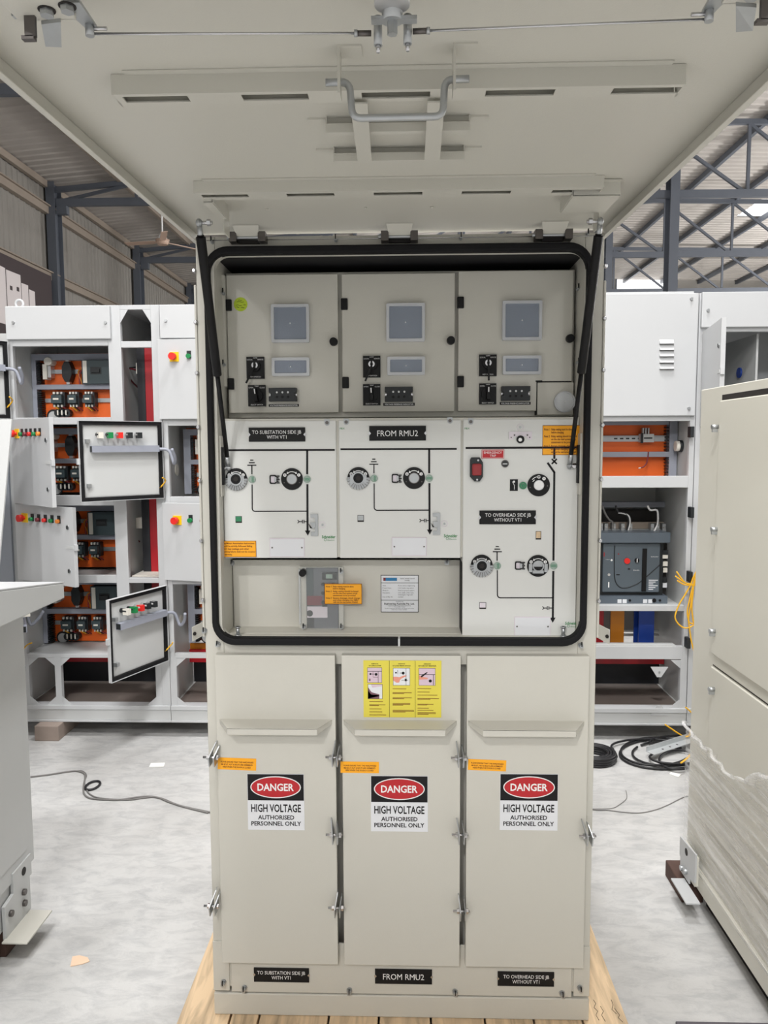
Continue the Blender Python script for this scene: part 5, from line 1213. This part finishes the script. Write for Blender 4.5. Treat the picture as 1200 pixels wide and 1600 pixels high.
for u in (968, 976, 1008, 1016): p = at(u, 939, 'Y', YA-.03); b.box(p.x-.012, p.x+.012, YA-.031, YA-.03, p.z-.012, p.z+.01, 'signwhite' if u != 1000 else 'bluelogo')
b.build('drawout_cradle', acb, bevel=.002)
b = MB()
for k, (py, m) in enumerate(((862, 'devblack'), (868, 'devwhite'), (880, 'devwhite'), (890, 'devwhite'), (905, 'devblack'), (914, 'signwhite'))):
    q = rc(1034, py-3, 1042, py+4, YA+.02); b.box(q[0], q[1], YA-.002+.004*k, YA+.06, q[2], q[3], m)
q = rc(1034, 850, 1043, 932, YA+.03); b.box(q[0], q[1], YA+.05, YA+.1, q[2], q[3], 'gapdark').build('auxiliary_contacts', acb)
q = rc(930, 817, 1041, 830, YA+.1); b = MB(); b.box(q[0], q[1], YA+.1, YA+.14, q[2]-.01, q[2]+.012, 'zinc').box(q[0], q[1], YA+.14, YA+.16, q[2], q[3], 'girt')
for u in (938, 946, 958, 972, 984, 1018, 1026, 1036):
    p = at(u, 823, 'Y', YA+.09); b.box(p.x-.010, p.x+.010, YA+.07, YA+.12, p.z-.02, p.z+.02, 'zinc').cyl((p.x, YA+.066, p.z), (p.x, YA+.07, p.z), .006, 'chrome', 8)
b.build('auxiliary_terminals', acb)
for pts, m in ((((941, 790), (946, 803), (952, 812), (957, 816), (957, 826)), 'wiregrey'), (((962, 790), (966, 800), (976, 802), (981, 808), (982, 818), (980, 828)), 'wireblack'), (((966, 801), (976, 802.5), (983, 808), (984, 818), (981, 829)), 'wirewhite'), (((1012, 790), (1016, 797), (1026, 797), (1028, 806), (1027, 820), (1022, 830)), 'wirewhite')):
    MB().tube(spline([at(x, y_, 'Y', YA+.06) for x, y_ in pts], 5), .006, m, 7).build('control_wire', acb)
for px0, px1, m, yy in ((928, 943, 'busred', .18), (954, 975, 'busyellow', .2), (990.5, 1000, 'busblue', .26), (998, 1022, 'busblue', .2)):
    q = rc(px0, 948, px1, 1014, YR+yy); MB().box(q[0], q[1], YR+yy, YR+yy+.012, zbase+.0, Z2(953)-.002, m).build('busbar', panel_d)
q = rc(935, 984, 1030, 994, YR+.4); MB().box(q[0], q[1], YR+.4, YR+.42, q[2], q[2]+.012, 'rowgrey').box(q[0], q[1], YR+.4, YR+.42, q[3]-.012, q[3], 'rowgrey').build('support_rail', panel_d)
q = rc(930, 1011, 1056, 1023, YR-.004); MB().box(XD0+.04, q[1], YR+.002, YR+.06, q[2]+.0, q[3]+.01, 'rowgrey').build('gland_rail', panel_d, bevel=.001)
basef(panel_d, XD0, XD1, [XD0+.02, XD1-.02])
for py, s in ((1050, 1), (1110, -1)):
    p = at(1030, py, 'Y', YR-.006); MB().poly([(p.x-.05, p.z+.03*s), (p.x+.05, p.z+.03*s), (p.x+.012, p.z-.03*s), (p.x-.012, p.z-.03*s)], YR-.008, YR-.004, 'rowwhite').cyl((p.x, YR-.011, p.z), (p.x, YR-.008, p.z), .006, 'zinc', 10).build('joining_bracket', panel_d)
for py in (675, 800, 900, 1003): p = at(1078, py, 'Y', YR-.01); hx_ = min(p.x, XD1-.013); MB().box(hx_-.010, hx_+.010, YR-.05, YR, p.z-.03, p.z+.03, 'devblack').build('door_hinge', panel_d, bevel=.003)

# ---- last column at the right edge
panel_e = thing('distribution_panel', 'white panel at the right edge with its upper door open on an empty compartment', 'control panel', (XD1+.4, YR+.3, ZB), 'switchboard row behind the switchgear')
XF0, XF1 = XD1+.004, XD1+.8
b = MB(); b.box(XF0, XF0+.012, YR+.02, YR+DEP, ZB+.1, ZT2, 'rowgrey').box(XF1-.012, XF1, YR+.02, YR+DEP, ZB+.1, ZT2, 'rowgrey').box(XF0, XF1, YR+.02, YR+DEP, ZT2-.012, ZT2, 'rowwhite').box(XF0, XF1, YR+DEP-.012, YR+DEP, ZB+.1, ZT2, 'rowwhite'); b.build('body', panel_e)
ZE1, ZE0 = at(1160, 518, 'Y', YR).z, at(1160, 660, 'Y', YR).z
b = MB(); b.box(XF0, XF0+.07, YR, YR+.03, ZB+.1, ZT2, 'rowwhite').box(XF1-.05, XF1, YR, YR+.03, ZB+.1, ZT2, 'rowwhite').box(XF0+.07, XF1-.05, YR, YR+.03, ZE1, ZT2, 'rowwhite').box(XF0+.07, XF1-.05, YR, YR+.03, ZB+.1, ZE0, 'rowwhite'); b.build('front_frame', panel_e, bevel=.002)
tc_ = MB().box(XF0+.006, XF1, YR-.024, YR-.001, at(1140, 512, 'Y', YR).z, ZT2+.002, 'rowwhite').build('top_cover', panel_e, bevel=.003)
p = at(1106, 485, 'Y', YR-.024); MB().cyl((p.x, YR-.034, p.z), (p.x, YR-.024, p.z), .008, 'zinc', 12).build('screw', tc_)
MB().box(XF0+.36, XF0+.372, YR+.1, YR+DEP-.02, ZE0, ZE1, 'rowgrey').cyl((XF0+.35, YR+.3, (ZE0+ZE1)/2+.05), (XF0+.36, YR+.3, (ZE0+ZE1)/2+.05), .03, 'busblue', 16).build('partition', panel_e)
leaf(panel_e, XF0+.034, .5, ZE0-.02, ZE1-.004, 101, buttons=False)
basef(panel_e, XF0, XF1, [XF0+.02, XF1-.02])
# yellow wiring hanging out of it
yw = YR-.06
G = lambda *pts: [at(x, y_, 'Y', yw) for x, y_ in pts]
b = MB()
for pts in (((1086, 914), (1077, 913), (1070, 910), (1064, 903), (1057, 893)), ((1086, 913), (1074, 912), (1066, 908), (1055, 900)), ((1086, 915), (1072, 914), (1066, 912), (1058, 907)),
            ((1088, 893), (1083, 903), (1079, 914), (1070, 930), (1062, 943), (1056, 958), (1055, 966), (1060, 975), (1069, 981), (1078, 980), (1086, 975)),
            ((1088, 900), (1083, 915), (1078, 935), (1074, 955), (1076, 972), (1080, 1000), (1085, 1020)), ((1088, 894), (1084, 910), (1083, 925), (1081, 950), (1084, 975)), ((1088, 905), (1082, 920), (1080, 940), (1076, 970), (1086, 975))):
    b.tube(spline(G(*pts), 5), .0042, 'wireyellow', 6)
tag(b.build('wire_bundle'), 'looped bundle of yellow wires hanging between the breaker panel and the wrapped cabinet', 'wires')
b = MB()
for pts in (((1039, 1132), (1048, 1138), (1060, 1146), (1070, 1151), (1077, 1149), (1078, 1141)), ((1071, 1105), (1078, 1111), (1086, 1120))): b.tube(spline([at(x, y_, 'Y', YR-.08) for x, y_ in pts], 5), .0045, 'wireyellow', 6)
tag(b.build('wire_offcut'), 'short yellow wire ends drooping over the base rail of the breaker panel', 'wires')

# blocks under the row
def block(x0, x1, y0, y1, z1, m, label):
    o = MB().box(x0, x1, y0, y1, .0, z1, m).build('support_block' if m == 'brick' else 'wood_block', None, bevel=.004); return tag(o, label, 'block')
q = at(80, 1150, 'Z', 0); q0, q1 = at(67, 1150, 'Z', 0), at(96, 1150, 'Z', 0)
block(q0.x-.01, q1.x+.02, q.y-.08, q.y+.25, ZB, 'brick', 'pale brick block under the left end of the white switchboard row')
block(XD0+.05, XD0+.2, YR+.3, YR+.5, ZB, 'wood_block', 'dark wooden block in shadow under the breaker panel')
block(XB1+.05, XB1+.2, YR+.3, YR+.5, ZB, 'wood_block', 'dark wooden block under the panel beside the switchgear')

# ------------------------------------------------------------------ wrapped cabinet, right foreground
WX, WY = 1.10, .86
wc = thing('wrapped_cabinet', 'beige cabinet in the right foreground with its lower half in stretch film', 'cabinet', (WX+.4, .2, .075))
MB().box(WX, WX+.8, -.6, WY, .075, 1.905, 'beige_light').build('body', wc, bevel=.003)
yy0 = .665
MB().box(WX-.010, WX-.001, -.56, yy0, .975, 1.855, 'beige_light').build('side_panel', wc, bevel=.003)
MB().box(WX-.010, WX-.001, -.56, yy0, .35, .928, 'beige_light').build('side_panel', wc, bevel=.003)
MB().box(WX-.0008, WX, -.56, yy0+.004, 1.857, 1.875, 'gapdark').build('seam', wc)
MB().box(WX-.0008, WX, -.56, yy0+.004, .93, .934, 'gapdark').build('seam', wc)
for px, py in ((1121, 667), (1120, 827), (1117, 986), (1116, 1077)):
    p = at(px, py, 'X', WX-.01); MB().cyl((WX-.03, p.y, p.z), (WX-.008, p.y, p.z), .008, 'zinc', 12).box(WX-.028, WX-.010, p.y-.004, p.y+.004, p.z-.018, p.z, 'zinc').build('fixing_bolt', wc)
MB().box(WX+.03, WX+.75, -.55, .73, 0, .075, 'black').build('base_skid', wc)
# base with its corner bracket
MB().box(WX-.012, WX+.8, -.6, WY+.004, .075, .145, 'beige_light').build('base_channel', wc, bevel=.002)
b = MB(); b.polyx([(WY-.02, .21), (WY-.18, .225), (WY-.18, .115), (WY-.125, .10), (WY-.125, .08), (WY-.03, .08), (WY-.03, .13), (WY-.02, .14)], WX-.034, WX-.028, 'rowwhite')
b.cyl((WX-.035, WY-.09, .185), (WX-.0275, WY-.09, .185), .014, 'gapdark', 16)
for y_, z_ in ((WY-.10, .115), (WY-.06, .105)): b.cyl((WX-.045, y_, z_), (WX-.028, y_, z_), .010, 'zinc', 10)
b.box(WX-.0275, WX-.0125, WY-.16, WY-.03, .09, .2, 'beige_light').box(WX-.085, WX-.0345, WY-.24, WY-.08, .07, .076, 'rowwhite')
b.build('lifting_bracket', wc, bevel=.001)
# stretch film: pleated skin with diagonal bands
ny, nz = 90, 70
ys = [WY+.006-(WY+.35)*i/ny for i in range(ny+1)]
def ztop(y):
    p = [(WY+.01, .655), (.80, .645), (.70, .64), (.6, .645), (.45, .63), (.40, .64), (.33, .66), (.26, .71), (.2, .74), (-.5, .76)]
    for (a, za_), (c, zc_) in zip(p, p[1:]):
        if a >= y >= c: return za_+(zc_-za_)*(a-y)/(a-c)
    return p[-1][1]
vs = []
rr = random.Random(3); pl = [(rr.uniform(.13, .68), rr.uniform(-.03, .05), rr.uniform(.003, .010), rr.uniform(.002, .006)) for _ in range(22)]
for i, y in enumerate(ys):
    zt = ztop(y)+.006*math.sin(y*90)
    for j in range(nz+1):
        v = j/nz; z = .135+(zt-.135)*v
        d = .013; fade = min(1, .25+(WY-y)*4)
        for z0, sl_, wd, am in pl:
            e = (z-(z0+sl_*(WY-y)))/wd; d += fade*am*math.exp(-e*e)
        d += .0015*fade*math.sin(z*120+y*9)+ (0.012*(1+math.sin(y*60+3*math.sin(y*23)))*max(0, (v-.93)/.07))
        vs.append((WX-d, y, z))
fs = [(i*(nz+1)+j, (i+1)*(nz+1)+j, (i+1)*(nz+1)+j+1, i*(nz+1)+j+1) for i in range(ny) for j in range(nz)]
MB().add(vs, fs, 'film', True).build('stretch_film', wc)
b = MB(); pts = [(WX-.03-.006*math.sin(y*70), y, ztop(y)+.004*math.sin(y*55)) for y in ys[::2]]
b.tube(spline(pts, 2), .006, 'film', 8); b.build('rolled_film_edge', wc)
p0 = at(1068, 1420, 'Z', 0)
block(1.045, 1.125, .745, .93, .064, 'wood_block', 'dark brown wooden block under the wrapped cabinet')

# ------------------------------------------------------------------ kiosk with sloping cover, left foreground
kc = thing('kiosk_cabinet', 'grey kiosk cabinet with an overhanging sloped cover at the left edge', 'cabinet', (-1.7, .0, .15))
KX, KY = -1.318, .585
MB().box(KX-.75, KX, -.7, KY, .235, 1.16, 'rowgrey').build('body', kc, bevel=.003)
MB().box(KX-.0005, KX+.004, -.66, KY-.055, .3, 1.15, 'rowgrey').build('side_panel', kc, bevel=.002)
MB().box(KX-.0005, KX+.0012, KY-.056, KY-.052, .3, 1.15, 'gapdark').build('seam', kc)
cx = -1.182
MB().polyx([(KY+.03, 1.178), (KY+.03, 1.232), (.15, 1.292), (-.7, 1.42), (-.7, 1.178)], KX-.85, cx, 'rowgrey').build('sloped_cover', kc, bevel=.004)
MB().hexa([(KX-.85, KY+.03, 1.232), (cx, KY+.03, 1.232), (cx, .15, 1.292), (KX-.85, .15, 1.292)], [(KX-.85, KY+.03, 1.236), (cx, KY+.03, 1.236), (cx, .15, 1.296), (KX-.85, .15, 1.296)], 'rowwhite').build('top_sheet', kc)
MB().box(KX-.75, KX-.01, -.7, KY-.02, .1, .235, 'rowgrey').build('base_channel', kc, bevel=.002)
b = MB(); b.polyx([(KY-.035, .275), (KY-.16, .27), (KY-.16, .2), (KY-.22, .19), (KY-.22, .075), (KY-.05, .08), (KY-.05, .2), (KY-.035, .2)], KX-.006, KX+.006, 'rowgrey')
b.cyl((KX+.004, KY-.09, .24), (KX+.008, KY-.09, .24), .014, 'gapdark', 16)
for y_, z_ in ((KY-.1, .17), (KY-.1, .13), (KY-.19, .15)): b.cyl((KX+.004, y_, z_), (KX+.016, y_, z_), .011, 'darkmetal', 12)
b.box(KX, KX+.085, KY-.24, KY-.06, .074, .08, 'beige').build('lifting_bracket', kc, bevel=.001)
block(KX-.13, KX-.008, KY-.2, KY-.03, .099, 'wood_block', 'dark wooden block under the grey kiosk at the left edge')
# leaning sheet behind the kiosk
q = [at(18, 655, 'Y', 1.9), at(-2, 905, 'Y', 1.45)]
b = MB(); a_, c_2 = q
b.hexa([(c_2.x-.5, 1.40, .02), (c_2.x-.13, 1.40, .02), (c_2.x-.13, 1.415, .02), (c_2.x-.5, 1.415, .02)], [(a_.x-.5, 1.9, a_.z), (a_.x, 1.9, a_.z), (a_.x, 1.915, a_.z), (a_.x-.5, 1.915, a_.z)], 'rowgrey')
tag(b.build('metal_sheet', None, bevel=.002), 'grey sheet metal panel leaning behind the kiosk at the left edge', 'metal sheet')

# ------------------------------------------------------------------ things on the floor
F = lambda x, y, z=.004: Vector((at(x, y, 'Z', 0).x, at(x, y, 'Z', 0).y, z))
b = MB(); b.tube(spline([F(*p, .005) for p in ((20, 1217), (49, 1215), (75, 1212), (100, 1208), (118, 1206), (130, 1209), (133, 1215), (131, 1228), (131, 1240), (137, 1247), (150, 1250), (185, 1251), (215, 1247), (235, 1246), (255, 1250), (280, 1260), (325, 1270), (420, 1290))], 6), .0042, 'wiregrey', 6)
b.tube(spline([F(*p, .005) for p in ((118, 1206), (128, 1206), (135, 1212), (132, 1222), (135, 1235), (143, 1244), (160, 1249), (200, 1251), (225, 1248), (245, 1247), (262, 1254), (290, 1263), (325, 1271.5))], 6), .0035, 'wiregrey', 6)
tag(b.build('loose_cable'), 'thin grey twin cable winding over the floor left of the switchgear', 'cable')
p = F(145, 1229); MB_ = MB(); MB_.tube([(p.x+.032*math.cos(math.radians(a)), p.y+.05*math.sin(math.radians(a)), .006) for a in range(0, 360, 15)], .006, 'wireblack', 8, True); tag(MB_.build('rubber_ring'), 'small dark ring lying on the floor beside the grey cable', 'ring')
def sheet(name, pts, m, label, cat, t=.0025):
    pts = [F(*p) for p in pts]; return tag(MB().polyz([(p.x, p.y) for p in pts], .001, .001+t, m).build(name), label, cat)
sheet('paper_scrap', ((236, 1193), (258, 1192.5), (256, 1198.5), (233, 1199)), 'paper', 'white paper scrap on the floor in front of the switchboard row', 'paper')
sheet('cardboard_scrap', ((113, 1496), (124, 1494), (137, 1497), (140, 1503), (130, 1507), (110, 1511)), 'cardboard', 'torn piece of tan cardboard on the floor at lower left', 'cardboard')
sheet('paper_scrap', ((1048, 1207), (1064, 1211), (1060, 1215), (1046, 1210)), 'paper', 'crumpled white strip beside the black cable loops', 'paper')
b = MB()
for k, (cx, cy, rx, ry, a0, a1) in enumerate(((1040, 1180, 72, 24, 190, 560), (1046, 1180, 58, 20, 150, 500), (1025, 1178, 55, 22, 60, 330), (1060, 1192, 30, 15, 0, 330), (1010, 1172, 55, 12, 20, 200), (1075, 1165, 60, 10, 100, 260), (1060, 1190, 45, 11, 150, 400))):
    pts = []
    for i in range(40):
        a = math.radians(a0+(a1-a0)*i/39); q = at(cx+rx*math.cos(a), cy-ry*math.sin(a), 'Z', 0); pts.append((q.x, q.y, .008+.003*k))
    b.tube(pts, .0062, 'wireblack', 7)
tag(b.build('cable_loops'), 'large tangled loops of black cable on the floor by the wrapped cabinet', 'cable')
b = MB(); p = F(928, 1187)
for k in range(16):
    r0 = .075+.012*(k % 4); zz_ = .009+.012*(k//4)
    b.tube([(p.x+r0*math.cos(math.radians(a))+.003*(k % 3), p.y+r0*math.sin(math.radians(a)), zz_) for a in range(0, 360, 18)], .007, 'wireblack', 7, True)
tag(b.build('cable_coil'), 'tight coil of black cable on the floor right beside the switchgear', 'cable')
a, c = F(1022, 1190, .036), F(1095, 1166, .036); d = (c-a).normalized(); n = Vector((-d.y, d.x, 0))
b = MB(); b.hexa([a, c, c+n*.05, a+n*.05], [a+Vector((0, 0, .003)), c+Vector((0, 0, .003)), c+n*.05+Vector((0, 0, .003)), a+n*.05+Vector((0, 0, .003))], 'galv')
b.hexa([a+n*.05, c+n*.05, c+n*.053, a+n*.053], [a+n*.05+Vector((0, 0, .03)), c+n*.05+Vector((0, 0, .03)), c+n*.053+Vector((0, 0, .03)), a+n*.053+Vector((0, 0, .03))], 'galv')
for k in range(3): q = a+d*(.1+.06*k)+n*.025; b.cyl(q+Vector((0, 0, .003)), q+Vector((0, 0, .0036)), .006, 'gapdark', 10)
tag(b.build('steel_channel'), 'galvanised angle strip lying across the black cable loops', 'metal strip')
pts = [at(x, y_, 'Z', .072) for x, y_ in ((1083, 1170), (1078, 1180), (1071, 1187), (1064, 1192))]
tag(MB().tube(spline(pts, 5), .005, 'wireyellow', 6).build('wire_offcut'), 'single yellow wire end on the floor over the galvanised strip', 'wires')
b = MB(); b.tube(spline([F(*p, .003) for p in ((850, 1255), (925, 1266), (950, 1267), (975, 1270), (1000, 1271), (1025, 1266), (1045, 1258), (1070, 1246), (1095, 1242))], 6), .0022, 'wiregrey', 6)
b.tube(spline([F(*p, .003) for p in ((925, 1265), (955, 1264), (968, 1258), (979, 1248), (978, 1236))], 6), .0016, 'wiregrey', 6)
tag(b.build('thin_wire'), 'thin grey wire lying on the floor between switchgear and wrapped cabinet', 'cable')
p = at(1055, 1595, 'Z', .02)
tag(MB().box(p.x, p.x+.28, p.y-.45, p.y+.0, .0, .02, 'darkboard').build('dark_board', None, bevel=.003), 'dark board edge on the floor at the lower right corner', 'board')
